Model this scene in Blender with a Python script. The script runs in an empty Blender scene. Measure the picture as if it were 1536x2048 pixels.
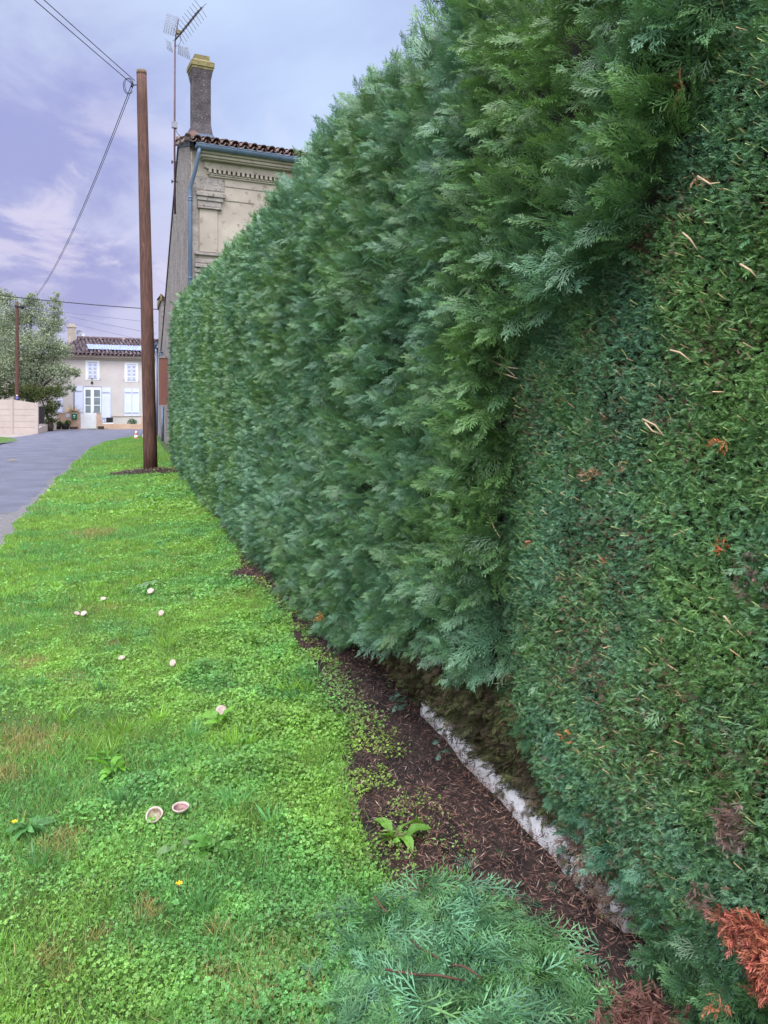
import bpy, bmesh, math, random
import numpy as np
from mathutils import Vector, Matrix
R = math.radians
sc = bpy.context.scene
col = sc.collection
rng = np.random.default_rng(7)
random.seed(7)

# ------------------------------------------------------------------ camera
EYE = 1.5; F = 1537.0; YAW = R(18.62); HOR = 810.0
cd = bpy.data.cameras.new("camera"); cam = bpy.data.objects.new("camera", cd); col.objects.link(cam)
cam.location = (0, 0, EYE); cam.rotation_euler = (R(90), 0, -YAW)
cd.sensor_width = 36; cd.sensor_fit = 'AUTO'; cd.lens = F / 2048 * 36
cd.shift_y = -(1024 - HOR) / 2048
cd.clip_start = 0.05; cd.clip_end = 3000
sc.camera = cam

# ------------------------------------------------------------------ world
W = bpy.data.worlds.new("World"); sc.world = W; W.use_nodes = True
nt = W.node_tree; N = nt.nodes; L = nt.links; N.clear()
SUN_EL, SUN_AZ = R(52), R(200)      # high, behind the camera, behind thick cloud
def nd(t, **k):
    n = N.new(t)
    for a, v in k.items(): setattr(n, a, v)
    return n
def vm(op, a, b=None):
    n = nd('ShaderNodeVectorMath', operation=op)
    for i, v in enumerate((a, b)):
        if v is None: continue
        if isinstance(v, (tuple, list)): n.inputs[i].default_value = v
        else: L.new(v, n.inputs[i])
    return n
def mm(op, a, b=None, clamp=False):
    n = nd('ShaderNodeMath', operation=op, use_clamp=clamp)
    for i, v in enumerate((a, b)):
        if v is None: continue
        if isinstance(v, (int, float)): n.inputs[i].default_value = v
        else: L.new(v, n.inputs[i])
    return n.outputs[0]
def mixc(f, a, b, bt='MIX'):
    n = nd('ShaderNodeMix', data_type='RGBA', blend_type=bt)
    for i, v in ((0, f), (6, a), (7, b)):
        if isinstance(v, (int, float)): n.inputs[i].default_value = v
        elif isinstance(v, tuple): n.inputs[i].default_value = v + (1,)
        else: L.new(v, n.inputs[i])
    return n.outputs[2]
def mr(v, a, b, c=0., d=1.):
    n = nd('ShaderNodeMapRange', interpolation_type='SMOOTHSTEP')
    L.new(v, n.inputs[0])
    for i, q in enumerate((a, b, c, d)): n.inputs[i + 1].default_value = q
    return n.outputs[0]
tc = nd('ShaderNodeTexCoord'); sep = nd('ShaderNodeSeparateXYZ'); L.new(tc.outputs['Generated'], sep.inputs[0])
z = mm('MAXIMUM', sep.outputs[2], 0.0)
dn = mm('ADD', z, 0.16)
cmb = nd('ShaderNodeCombineXYZ')
L.new(mm('DIVIDE', sep.outputs[0], dn), cmb.inputs[0]); L.new(mm('DIVIDE', sep.outputs[1], dn), cmb.inputs[1])
mp = nd('ShaderNodeMapping'); L.new(cmb.outputs[0], mp.inputs[0]); mp.inputs['Scale'].default_value = (0.75, 0.5, 1); mp.inputs['Location'].default_value = (3.1, 1.7, 0)
def noise(vec, s, det=6, rough=.55, dist=0.):
    n = nd('ShaderNodeTexNoise'); L.new(vec, n.inputs['Vector'])
    n.inputs['Scale'].default_value = s; n.inputs['Detail'].default_value = det
    n.inputs['Roughness'].default_value = rough; n.inputs['Distortion'].default_value = dist
    return n.outputs[0]
n1 = noise(mp.outputs[0], 1.1, 7, .55, .35)
n2 = noise(mp.outputs[0], 3.4, 8, .6, .5)
n3 = noise(mp.outputs[0], .6, 3, .5)
dark = mixc(mr(z, .0, .4), (.345, .34, .585), (.325, .355, .64))
light = mixc(mr(z, .08, .45), (.53, .52, .73), (.51, .585, .80))
cl = mm('ADD', mm('MULTIPLY', n1, .75), mm('MULTIPLY', n2, .25))
skyc = mixc(mr(cl, .44, .56), dark, light)
# brighter opening in the cloud to the upper right of the lane
dirn = vm('DOT_PRODUCT', tc.outputs['Generated'], tuple(Vector((.36, .82, .47)).normalized()))
opening = mm('MULTIPLY', mr(dirn.outputs['Value'], .90, .995), mr(n1, .20, .55))
skyc = mixc(mm('MULTIPLY', opening, 1.), skyc, (.54, .68, .92))
# low pinkish streaks where thin cloud lets light through
str_ = mm('MULTIPLY', mr(n2, .47, .62), mm('MULTIPLY', mr(z, .10, .18), mr(z, .40, .24)))
skyc = mixc(mm('MULTIPLY', str_, .7), skyc, (.66, .61, .77))
# overcast luminance: thick cloud is brightest overhead and towards the hidden sun
back = vm('DOT_PRODUCT', tc.outputs['Generated'], (math.sin(SUN_AZ) * math.cos(SUN_EL), math.cos(SUN_AZ) * math.cos(SUN_EL), math.sin(SUN_EL)))
lum = mm('ADD', mr(z, .50, .95, 1.0, 3.1), mr(back.outputs['Value'], -.1, .9, 0., 2.2))
cool = mixc(mr(z, .45, .8), skyc, mixc(.75, skyc, (.70, .77, .95)))
cool = mixc(mr(back.outputs['Value'], .0, .6), cool, (.76, .79, .88))
sv = nd('ShaderNodeVectorMath', operation='SCALE'); L.new(cool, sv.inputs[0]); L.new(lum, sv.inputs['Scale'])
bgc = nd('ShaderNodeBackground'); L.new(sv.outputs[0], bgc.inputs[0]); bgc.inputs[1].default_value = 1.0
st = nd('ShaderNodeTexSky', sky_type='NISHITA'); st.sun_disc = False; st.sun_elevation = SUN_EL; st.sun_rotation = SUN_AZ
bgs = nd('ShaderNodeBackground'); L.new(st.outputs[0], bgs.inputs[0]); bgs.inputs[1].default_value = 0.08
mxs = nd('ShaderNodeMixShader'); mxs.inputs[0].default_value = .93; L.new(bgs.outputs[0], mxs.inputs[1]); L.new(bgc.outputs[0], mxs.inputs[2])
wo = nd('ShaderNodeOutputWorld'); L.new(mxs.outputs[0], wo.inputs[0])

sd = bpy.data.lights.new("sun", 'SUN'); sd.energy = 1.5; sd.angle = R(22); sd.color = (1, .98, .94)
so = bpy.data.objects.new("sun", sd); col.objects.link(so)
sdir = Vector((math.sin(SUN_AZ) * math.cos(SUN_EL), math.cos(SUN_AZ) * math.cos(SUN_EL), math.sin(SUN_EL)))
so.rotation_euler = sdir.to_track_quat('Z', 'Y').to_euler()
sc.view_settings.view_transform = 'Standard'; sc.view_settings.look = 'None'
sc.view_settings.exposure = 0.28; sc.view_settings.gamma = 1
sc.cycles.max_bounces = 6; sc.cycles.diffuse_bounces = 3; sc.cycles.transmission_bounces = 4

# ------------------------------------------------------------------ placing helpers
CY, SY = math.cos(YAW), math.sin(YAW)
def ray(px, py=HOR):
    a = (px - 768) / F; b = (HOR - py) / F
    return Vector((a * CY + SY, CY - a * SY, b))
def at(px, py, t): return Vector((0, 0, EYE)) + ray(px, py) * t
def gnd(px, py, z=0.0):
    r = ray(px, py); return Vector((0, 0, EYE)) + r * ((z - EYE) / r.z)
class Face:                     # a vertical wall plane, local x along the wall, y into the building, z up
    def __init__(s, o, ux, uy):
        s.o = Vector((o[0], o[1], 0)); s.u = Vector((ux, uy, 0)).normalized(); s.n = Vector((-s.u.y, s.u.x, 0)); s.rz = math.atan2(s.u.y, s.u.x)
    def t(s, px, off=0.):
        r = ray(px); return (s.o + s.n * off).dot(s.n) / r.dot(s.n)
    def x(s, px, off=0.): return (ray(px) * s.t(px, off) - s.o).dot(s.u)
    def z(s, px, py, off=0.): return EYE + (HOR - py) / F * s.t(px, off)

# ------------------------------------------------------------------ materials
def mat(name, c1, c2=None, scale=8., rough=.8, bump=.0, bscale=None, spec=.3, stretch=(1, 1, 1), detail=6, c3=None, s3=60., t3=(.62, .7), metal=0., lo=.35, hi=.65):
    m = bpy.data.materials.new(name); m.use_nodes = True
    t = m.node_tree; n = t.nodes; l = t.links; p = n['Principled BSDF']
    p.inputs['Roughness'].default_value = rough; p.inputs['Specular IOR Level'].default_value = spec; p.inputs['Metallic'].default_value = metal
    if c2 is None: c2 = tuple(v * .8 for v in c1)
    tcn = n.new('ShaderNodeTexCoord'); mpn = n.new('ShaderNodeMapping'); l.new(tcn.outputs['Object'], mpn.inputs[0]); mpn.inputs['Scale'].default_value = stretch
    nn = n.new('ShaderNodeTexNoise'); nn.inputs['Scale'].default_value = scale; nn.inputs['Detail'].default_value = detail; nn.inputs['Roughness'].default_value = .6
    l.new(mpn.outputs[0], nn.inputs['Vector'])
    rr = n.new('ShaderNodeMapRange'); rr.inputs[1].default_value = lo; rr.inputs[2].default_value = hi; l.new(nn.outputs[0], rr.inputs[0])
    mx = n.new('ShaderNodeMix'); mx.data_type = 'RGBA'; l.new(rr.outputs[0], mx.inputs[0])
    mx.inputs[6].default_value = (*c1, 1); mx.inputs[7].default_value = (*c2, 1)
    out = mx.outputs[2]
    if c3:
        n3 = n.new('ShaderNodeTexNoise'); n3.inputs['Scale'].default_value = s3; n3.inputs['Detail'].default_value = 4; l.new(mpn.outputs[0], n3.inputs['Vector'])
        r3 = n.new('ShaderNodeMapRange'); r3.inputs[1].default_value = t3[0]; r3.inputs[2].default_value = t3[1]; l.new(n3.outputs[0], r3.inputs[0])
        m3 = n.new('ShaderNodeMix'); m3.data_type = 'RGBA'; l.new(r3.outputs[0], m3.inputs[0]); l.new(out, m3.inputs[6]); m3.inputs[7].default_value = (*c3, 1)
        out = m3.outputs[2]
    l.new(out, p.inputs['Base Color'])
    if bump:
        nb = n.new('ShaderNodeTexNoise'); nb.inputs['Scale'].default_value = bscale or scale * 6; nb.inputs['Detail'].default_value = 5; l.new(mpn.outputs[0], nb.inputs['Vector'])
        b = n.new('ShaderNodeBump'); b.inputs['Strength'].default_value = 1; b.inputs['Distance'].default_value = bump; l.new(nb.outputs[0], b.inputs['Height']); l.new(b.outputs[0], p.inputs['Normal'])
    return m
def leafmat(name, rough=.5, spec=.4, trans=.0, tint=(1, 1, 1)):
    m = bpy.data.materials.new(name); m.use_nodes = True
    t = m.node_tree; n = t.nodes; l = t.links; p = n['Principled BSDF']; o = n['Material Output']
    a = n.new('ShaderNodeAttribute'); a.attribute_name = 'Col'
    l.new(a.outputs['Color'], p.inputs['Base Color']); p.inputs['Roughness'].default_value = rough; p.inputs['Specular IOR Level'].default_value = spec
    if trans:
        tr = n.new('ShaderNodeBsdfTranslucent'); sx = n.new('ShaderNodeMix'); sx.data_type = 'RGBA'; sx.blend_type = 'MULTIPLY'; sx.inputs[0].default_value = 1
        l.new(a.outputs['Color'], sx.inputs[6]); sx.inputs[7].default_value = (*tint, 1); l.new(sx.outputs[2], tr.inputs[0])
        ms = n.new('ShaderNodeMixShader'); ms.inputs[0].default_value = trans; l.new(p.outputs[0], ms.inputs[1]); l.new(tr.outputs[0], ms.inputs[2]); l.new(ms.outputs[0], o.inputs[0])
    return m
M = {}
M['needle'] = leafmat('cypress_foliage', .40, .55, .2, (1.2, 1.2, .7))
M['clip'] = leafmat('cut_foliage', .55, .35, .12)
M['pave'] = mat('pavement_grit', (.27, .23, .205), (.22, .185, .165), 2, .9)
M['dead'] = leafmat('dead_foliage', .7, .25)
M['grass'] = leafmat('grass_leaf', .45, .4, .35, (1.3, 1.25, .5))
M['treeleaf'] = leafmat('tree_leaf', .75, .15, .3, (1.2, 1.2, .7))
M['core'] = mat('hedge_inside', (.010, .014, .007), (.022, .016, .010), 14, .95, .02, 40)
M['lawn'] = mat('lawn_soil', (.055, .095, .022), (.035, .06, .015), 5, .95, .01, 60, c3=(.06, .045, .025), s3=9, t3=(.6, .72))
M['field'] = mat('field', (.07, .13, .03), (.05, .09, .02), .3, .95)
M['soil'] = mat('bed_soil', (.022, .014, .012), (.042, .025, .021), 16, .95, .012, 70, c3=(.012, .008, .008), s3=7, t3=(.5, .62))
M['asphalt'] = mat('asphalt', (.070, .070, .100), (.108, .108, .150), 1.3, .82, .006, 170, c3=(.28, .28, .34), s3=220, t3=(.60, .68), spec=.35)
M['gravel'] = mat('road_edge_gravel', (.10, .095, .10), (.15, .14, .145), 20, .9, .01, 120, c3=(.36, .34, .34), s3=90, t3=(.60, .66))
M['concrete'] = mat('pale_concrete', (.64, .62, .62), (.44, .42, .41), 9, .85, .006, 60, c3=(.13, .11, .09), s3=14, t3=(.54, .66))
M['pole'] = mat('pole_wood', (.12, .054, .040), (.050, .024, .020), 9, .75, .005, 26, stretch=(3.2, 3.2, .32), c3=(.16, .085, .06), s3=14, t3=(.60, .72), spec=.3)
M['poletop'] = mat('pole_top_wood', (.17, .12, .08), (.10, .06, .04), 9, .85, .004, 30, stretch=(3, 3, .4))
M['render'] = mat('pebbledash', (.30, .26, .245), (.19, .16, .155), 1.6, .95, .03, 22, c3=(.10, .085, .085), s3=15, t3=(.50, .60))
M['stone'] = mat('limestone', (.40, .345, .295), (.31, .262, .225), 1.6, .9, .004, 40, c3=(.20, .16, .12), s3=7, t3=(.58, .72))
M['stonegrey'] = mat('weathered_limestone', (.34, .30, .28), (.20, .17, .16), 4, .9, .006, 40, c3=(.10, .085, .08), s3=14, t3=(.56, .68))
M['chimney'] = mat('sooty_chimney', (.085, .072, .078), (.045, .038, .044), 5, .95, .02, 20, c3=(.24, .22, .22), s3=19, t3=(.62, .70))
M['lichen'] = mat('lichen_stone', (.22, .19, .08), (.12, .095, .055), 9, .95, .008, 40)
M['tile'] = mat('canal_tile', (.26, .165, .15), (.14, .095, .09), 5, .85, .004, 40, c3=(.30, .25, .20), s3=8, t3=(.56, .70))
M['tilefar'] = mat('old_tile', (.11, .070, .078), (.06, .042, .052), 3, .85, 0, c3=(.30, .25, .26), s3=5, t3=(.52, .66))
M['zinc'] = mat('zinc', (.11, .155, .24), (.08, .115, .18), 3, .45, .0, spec=.5, metal=.25)
M['dark'] = mat('dark_metal', (.03, .03, .035), (.02, .02, .025), 5, .6)
M['black'] = mat('black_rubber', (.012, .012, .014), (.02, .02, .02), 5, .6)
M['rust'] = mat('rusty_mast', (.12, .06, .07), (.07, .05, .07), 12, .7)
M['alu'] = mat('aluminium', (.26, .26, .30), (.20, .20, .24), 8, .5, metal=.4)
M['cream'] = mat('cream_render', (.55, .50, .485), (.48, .435, .425), .9, .9, .003, 40)
M['creamdark'] = mat('beige_render', (.44, .365, .32), (.38, .31, .27), .9, .9)
M['fence'] = mat('cream_panel', (.43, .36, .33), (.37, .305, .28), 1.5, .9, .002, 30, c3=(.40, .34, .30), s3=3, t3=(.6, .75))
M['orange'] = mat('ochre_render', (.56, .38, .29), (.47, .31, .24), 2.5, .9, .004, 50)
M['shutter'] = mat('pale_blue_paint', (.62, .66, .86), (.56, .60, .80), 2, .5)
M['shuttergrey'] = mat('grey_louvre', (.42, .42, .52), (.34, .34, .44), 3, .7)
M['white'] = mat('white_paint', (.80, .80, .82), (.72, .72, .75), 3, .5)
M['brown'] = mat('brown_shutter', (.20, .085, .065), (.15, .062, .050), 2, .6, stretch=(1, 1, .2))
M['glass'] = mat('window_glass', (.22, .27, .30), (.14, .18, .20), 1.2, .12, spec=.6)
M['green'] = mat('green_box', (.012, .13, .055), (.010, .10, .045), 3, .35, spec=.5)
M['cable'] = mat('cable', (.035, .035, .045), (.025, .025, .03), 3, .6)
M['cableblue'] = mat('faded_cable', (.12, .12, .20), (.10, .10, .17), 3, .6)
M['sheet'] = mat('clear_sheet', (.50, .56, .78), (.40, .46, .68), 6, .35, stretch=(5, 1, 1), spec=.6)
M['mush'] = mat('mushroom_skin', (.50, .40, .355), (.36, .265, .23), 60, .6, .001, 200)
M['gill'] = mat('mushroom_inside', (.36, .20, .20), (.17, .09, .085), 45, .7)
M['gillbrown'] = mat('mushroom_rot', (.16, .09, .055), (.36, .31, .24), 40, .7)
M['conered'] = mat('cone_red', (.70, .10, .07), (.6, .08, .06), 4, .5)
M['bark'] = mat('bark', (.075, .055, .045), (.04, .03, .025), 6, .9, .01, 30, stretch=(2, 2, .5))
M['yellow'] = mat('petal', (.85, .55, .02), (.8, .45, .02), 40, .6)
M['twigred'] = mat('red_twig', (.12, .05, .035), (.07, .035, .025), 30, .7)
M['straw'] = mat('pale_twig', (.55, .40, .26), (.42, .30, .19), 30, .8)
M['sign'] = mat('blue_sign', (.10, .16, .55), (.08, .14, .5), 4, .5)

# ------------------------------------------------------------------ object helpers
def tag(o, label=None, cat=None, group=None, kind=None):
    if label: o['label'] = label
    if cat: o['category'] = cat
    if group: o['group'] = group
    if kind: o['kind'] = kind
    return o
def empty(name, loc=(0, 0, 0), rz=0.):
    o = bpy.data.objects.new(name, None); o.location = loc; o.rotation_euler = (0, 0, rz); col.objects.link(o); return o
class MB:
    def __init__(s): s.bm = bmesh.new()
    def box(s, x0, x1, y0, y1, z0, z1):
        v = [s.bm.verts.new(p) for p in ((x0, y0, z0), (x1, y0, z0), (x1, y1, z0), (x0, y1, z0), (x0, y0, z1), (x1, y0, z1), (x1, y1, z1), (x0, y1, z1))]
        for f in ((3, 2, 1, 0), (4, 5, 6, 7), (0, 1, 5, 4), (1, 2, 6, 5), (2, 3, 7, 6), (3, 0, 4, 7)): s.bm.faces.new([v[i] for i in f])
        return s
    def frust(s, x0, x1, y0, y1, z0, X0, X1, Y0, Y1, z1):
        v = [s.bm.verts.new(p) for p in ((x0, y0, z0), (x1, y0, z0), (x1, y1, z0), (x0, y1, z0), (X0, Y0, z1), (X1, Y0, z1), (X1, Y1, z1), (X0, Y1, z1))]
        for f in ((3, 2, 1, 0), (4, 5, 6, 7), (0, 1, 5, 4), (1, 2, 6, 5), (2, 3, 7, 6), (3, 0, 4, 7)): s.bm.faces.new([v[i] for i in f])
        return s
    def tube(s, pts, r, n=8, caps=True):
        pts = [Vector(p) for p in pts]; rs = r if isinstance(r, (list, tuple)) else [r] * len(pts)
        rings = []
        for i, p in enumerate(pts):
            d = (pts[min(i + 1, len(pts) - 1)] - pts[max(i - 1, 0)]).normalized()
            a = Vector((0, 0, 1)) if abs(d.z) < .9 else Vector((1, 0, 0))
            u = d.cross(a).normalized(); w = d.cross(u)
            rings.append([s.bm.verts.new(p + (u * math.cos(2 * math.pi * k / n) + w * math.sin(2 * math.pi * k / n)) * rs[i]) for k in range(n)])
        for a, b in zip(rings, rings[1:]):
            for k in range(n):
                f = s.bm.faces.new((a[k], a[(k + 1) % n], b[(k + 1) % n], b[k])); f.smooth = True
        if caps:
            s.bm.faces.new(rings[0]); s.bm.faces.new(rings[-1][::-1])
        return s
    def lathe(s, prof, n=20, c=(0, 0, 0), wob=0., top=True, bot=True):
        rings = []
        for i, (r, zz) in enumerate(prof):
            rings.append([s.bm.verts.new((c[0] + r * (1 + wob * math.sin(3 * 6.283 * k / n + i * .2)) * math.cos(6.28318 * k / n), c[1] + r * math.sin(6.28318 * k / n), c[2] + zz)) for k in range(n)])
        for a, b in zip(rings, rings[1:]):
            for k in range(n):
                f = s.bm.faces.new((a[k], a[(k + 1) % n], b[(k + 1) % n], b[k])); f.smooth = True
        if bot: s.bm.faces.new(rings[0][::-1])
        if top: s.bm.faces.new(rings[-1])
        return s
    def poly(s, pts, y0, y1):         # polygon in x,z extruded in y
        a = [s.bm.verts.new((p[0], y0, p[1])) for p in pts]; b = [s.bm.verts.new((p[0], y1, p[1])) for p in pts]
        s.bm.faces.new(a); s.bm.faces.new(b[::-1]); n = len(pts)
        for i in range(n): s.bm.faces.new((a[i], b[i], b[(i + 1) % n], a[(i + 1) % n]))
        return s
    def quad(s, a, b, c, d): s.bm.faces.new([s.bm.verts.new(p) for p in (a, b, c, d)]); return s
    def build(s, name, m, parent=None, bevel=0.):
        bmesh.ops.recalc_face_normals(s.bm, faces=s.bm.faces)
        if bevel: bmesh.ops.bevel(s.bm, geom=s.bm.edges[:], offset=bevel, segments=2, affect='EDGES', profile=.5)
        me = bpy.data.meshes.new(name); s.bm.to_mesh(me); s.bm.free(); me.materials.append(M[m] if isinstance(m, str) else m)
        o = bpy.data.objects.new(name, me); col.objects.link(o); o.parent = parent
        return o
def copy_tree(o, parent=None):
    c = o.copy(); col.objects.link(c); c.parent = parent
    for ch in list(o.children): copy_tree(ch, c)
    return c

# ------------------------------------------------------------------ numpy scatter
_tab = rng.random((256, 256))
def vnoise(x, y, s=1., seed=0):
    x = np.asarray(x, float) * s + seed * 17.3; y = np.asarray(y, float) * s + seed * 9.7
    xi = np.floor(x).astype(int); yi = np.floor(y).astype(int); fx = x - xi; fy = y - yi
    fx = fx * fx * (3 - 2 * fx); fy = fy * fy * (3 - 2 * fy)
    g = lambda a, b: _tab[a % 256, b % 256]
    return (g(xi, yi) * (1 - fx) + g(xi + 1, yi) * fx) * (1 - fy) + (g(xi, yi + 1) * (1 - fx) + g(xi + 1, yi + 1) * fx) * fy
def fbm(x, y, s=1., seed=0): return (vnoise(x, y, s, seed) * .55 + vnoise(x, y, s * 2.1, seed + 3) * .3 + vnoise(x, y, s * 4.3, seed + 5) * .15)
def norm(v): return v / np.maximum(np.linalg.norm(v, axis=-1, keepdims=True), 1e-9)
def frames(d, roll=None):
    """rotation matrices whose columns are side, forward (d), normal"""
    d = norm(d); m = len(d)
    a = np.zeros_like(d); a[:, 2] = 1; k = np.abs(d[:, 2]) > .95; a[k] = (1, 0, 0)
    u = norm(np.cross(d, a)); w = np.cross(u, d)
    if roll is None: roll = rng.uniform(0, 2 * np.pi, m)
    c, s_ = np.cos(roll)[:, None], np.sin(roll)[:, None]
    side = u * c + w * s_; nrm = np.cross(side, d)
    return np.stack([side, d, nrm], axis=2)
class Cloud:                        # many small quads gathered into one mesh
    def __init__(s): s.v = []; s.c = []
    def add(s, tv, ta, Rm, sc_, pos, colr, tipc=None, jit=.28):
        """tv (n*4,3) template verts as quads, ta (n*4) tipness"""
        V = np.einsum('mij,nj->mni', Rm, tv) * sc_[:, None, None] + pos[:, None, :]
        jt = np.repeat(rng.uniform(1 - jit, 1 + jit, (len(pos), len(tv) // 4)), 4, axis=1)[:, :, None]
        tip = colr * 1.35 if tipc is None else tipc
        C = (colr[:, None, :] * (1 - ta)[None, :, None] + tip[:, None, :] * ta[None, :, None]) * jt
        s.v.append(V.reshape(-1, 3).astype(np.float32)); s.c.append(C.reshape(-1, 3).astype(np.float32))
    def build(s, name, m, parent=None):
        V = np.concatenate(s.v); C = np.concatenate(s.c); n = len(V)
        me = bpy.data.meshes.new(name); me.vertices.add(n); me.vertices.foreach_set('co', V.ravel())
        me.loops.add(n); me.loops.foreach_set('vertex_index', np.arange(n, dtype=np.int32))
        q = n // 4; me.polygons.add(q); me.polygons.foreach_set('loop_start', np.arange(0, n, 4, dtype=np.int32))
        try: me.polygons.foreach_set('loop_total', np.full(q, 4, dtype=np.int32))
        except Exception: pass
        at_ = me.attributes.new('Col', 'FLOAT_COLOR', 'POINT')
        at_.data.foreach_set('color', np.concatenate([np.clip(C, 0, 1), np.ones((n, 1), np.float32)], 1).astype(np.float32).ravel())
        me.update(calc_edges=True); me.materials.append(M[m])
        o = bpy.data.objects.new(name, me); col.objects.link(o); o.parent = parent
        print(name, q, 'quads')
        return o
def blade(p, d, l, w, zc=0., side=None, a0=0., a1=1.):
    """diamond quad from p along d (2-D) length l width w; returns 4 verts, 4 tipness"""
    d = np.array(d) / np.hypot(*d); s_ = np.array((-d[1], d[0]))
    P = np.array(p); m_ = P + d * l * .45; e = P + d * l
    z = lambda q: zc * (q[0] ** 2 * .6 + q[1] ** 2)
    vs = [P, m_ + s_ * w / 2, e, m_ - s_ * w / 2]
    return [(v[0], v[1], z(v)) for v in vs], [a0, (a0 + a1) / 2, a1, (a0 + a1) / 2]
def spray(g, p0, ang, Ls, nside, w, zc, sub=0, a0=0.):
    out = []; at_ = []
    def put(b): out.extend(b[0]); at_.extend(b[1])
    d = np.array((math.sin(ang), math.cos(ang)))
    put(blade(p0, d, Ls, w * 1.2, zc, a0=a0, a1=a0 + .6))
    for i in range(nside):
        f = (i + .8) / (nside + .6); sd_ = 1 if i % 2 else -1
        l = Ls * (.42 * (1 - f) + .15) * g.uniform(.85, 1.15)
        an = ang + sd_ * g.uniform(.42, .68)
        q = np.array(p0) + d * Ls * f * .93; dd = np.array((math.sin(an), math.cos(an)))
        put(blade(q, dd, l, w, zc, a0=a0 + .2, a1=min(1, a0 + .3 + .5 * f)))
        for k in range(sub):
            ff = (k + 1) / (sub + 1); s2 = 1 if k % 2 else -1; a2 = an + s2 * .55
            put(blade(q + dd * l * ff, (math.sin(a2), math.cos(a2)), l * .42 * (1.2 - ff), w * .9, zc, a0=a0 + .3, a1=min(1, a0 + .5 + .4 * f)))
    return out, at_
def bough(g, nspray, nside, w, sub, zc=-.35):
    """one leader with side sprays at acute angles, each spray twisted a little out of the plane"""
    V = []; A = []
    def put(b, roll=0., o=(0, 0)):
        v = np.array(b[0], float)
        v[:, 2] += (v[:, 0] - o[0]) * roll + g.normal(0, .008, len(v) // 4).repeat(4)
        v[2::4, 2] += g.normal(0, .022, len(v) // 4)
        V.extend(v.tolist()); A.extend(b[1])
    put(blade((0, 0), (0, 1), 1., w * 1.4, zc, a0=0, a1=.3))
    for i in range(nspray):
        f = (i + .3) / nspray; sd_ = 1 if i % 2 else -1
        ls = (.44 * (1 - f) ** .9 + .17) * g.uniform(.75, 1.2)
        put(spray(g, (0, f * .84), sd_ * g.uniform(.42, .72) * (1 - .35 * f), ls, nside, w, zc, sub, a0=.05 + .25 * f), g.uniform(-.7, .7), (0, 0))
    put(spray(g, (0, .78), g.uniform(-.1, .1), .27, nside, w, zc, sub, a0=.45))
    return np.array(V), np.array(A)
g0 = np.random.default_rng(3)
BN = [bough(g0, 10, 7, .019, 1) for _ in range(7)]        # near: ~300 quads
BM = [bough(g0, 8, 5, .030, 0) for _ in range(7)]         # middle: ~60 quads
BF = [bough(g0, 6, 3, .050, 0) for _ in range(5)]         # far: ~30 quads
print('templates', [len(b[0]) // 4 for b in (BN[0], BM[0], BF[0])])

# ------------------------------------------------------------------ ground
def gz(x, y):
    """height of the verge"""
    x = np.asarray(x, float); y = np.asarray(y, float)
    h = (fbm(x, y, 1.3, 2) - .5) * .05
    h = h * np.clip((x + 1.35) / .5, 0, 1)
    h = h + .10 * np.exp(-(((x - .62) / .75) ** 2 + ((y - 17.4) / .7) ** 2))     # mound at the pole
    h = h + .02 * np.clip((x - .9) / .4, 0, 1)
    return h
def sheet(name, x0, x1, y0, y1, nx, ny, m, zf, keep=None):
    xs = np.linspace(x0, x1, nx); ys = np.linspace(y0, y1, ny); X, Y = np.meshgrid(xs, ys); Z = zf(X, Y)
    V = np.stack([X, Y, Z], -1).reshape(-1, 3); Fc = []
    for j in range(ny - 1):
        for i in range(nx - 1):
            if keep is None or keep((X[j, i] + X[j + 1, i + 1]) / 2, (Y[j, i] + Y[j + 1, i + 1]) / 2):
                a = j * nx + i; Fc.append((a, a + 1, a + nx + 1, a + nx))
    me = bpy.data.meshes.new(name); me.from_pydata(V.tolist(), [], Fc); me.materials.append(M[m]); me.polygons.foreach_set('use_smooth', [True] * len(me.polygons))
    o = bpy.data.objects.new(name, me); col.objects.link(o); return o
b = MB(); b.quad((-700, -700, -.06), (700, -700, -.06), (700, 1500, -.06), (-700, 1500, -.06)); tag(b.build('ground', 'field'), kind='structure')
EDGE_R = [(-6, -1.25), (8, -1.22), (12.9, -1.28), (21, -1.17), (27.4, -1.08), (32, -.75), (35.5, -.2), (37.5, .35), (39, 1.5)]
def road_edge(y):
    return np.interp(y, [e[0] for e in EDGE_R], [e[1] for e in EDGE_R]) + (fbm(np.asarray(y) * 1.0, np.asarray(y) * 0 + 3, 1.6, 4) - .5) * .28 + np.where(np.asarray(y) < 11.8, .22 * np.clip((11.8 - np.asarray(y)) / .3, 0, 1) * -1 + .22, 0)
sheet('verge', -1.9, 1.6, -2, 40, 60, 420, 'lawn', lambda X, Y: gz(X, Y) + np.where(X < road_edge(Y) + .02, -.035, .0), keep=lambda x, y: x > road_edge(y) - .12)['kind'] = 'structure'
b = MB()
pts = [(e[1] - .02, e[0]) for e in EDGE_R] + [(3.0, 40.0), (6, 41), (25, 42.0), (25, 52), (-1.5, 50.5)]
far = [gnd(200, 858.5), gnd(150, 858.3), gnd(112, 859), gnd(85, 864.5), gnd(60, 869.5), gnd(30, 873.5), gnd(0, 874.5)]
pts += [(p.x, p.y) for p in far] + [(-30, 38), (-30, 34.5)] + [(p.x, p.y) for p in (gnd(0, 889), gnd(36, 883))] + [(-5.1, 32), (-5.3, 20), (-5.4, -6)]
b.bm.faces.new([b.bm.verts.new((x, y, -.012)) for x, y in pts]); tag(b.build('road', 'asphalt'), kind='structure')
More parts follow.
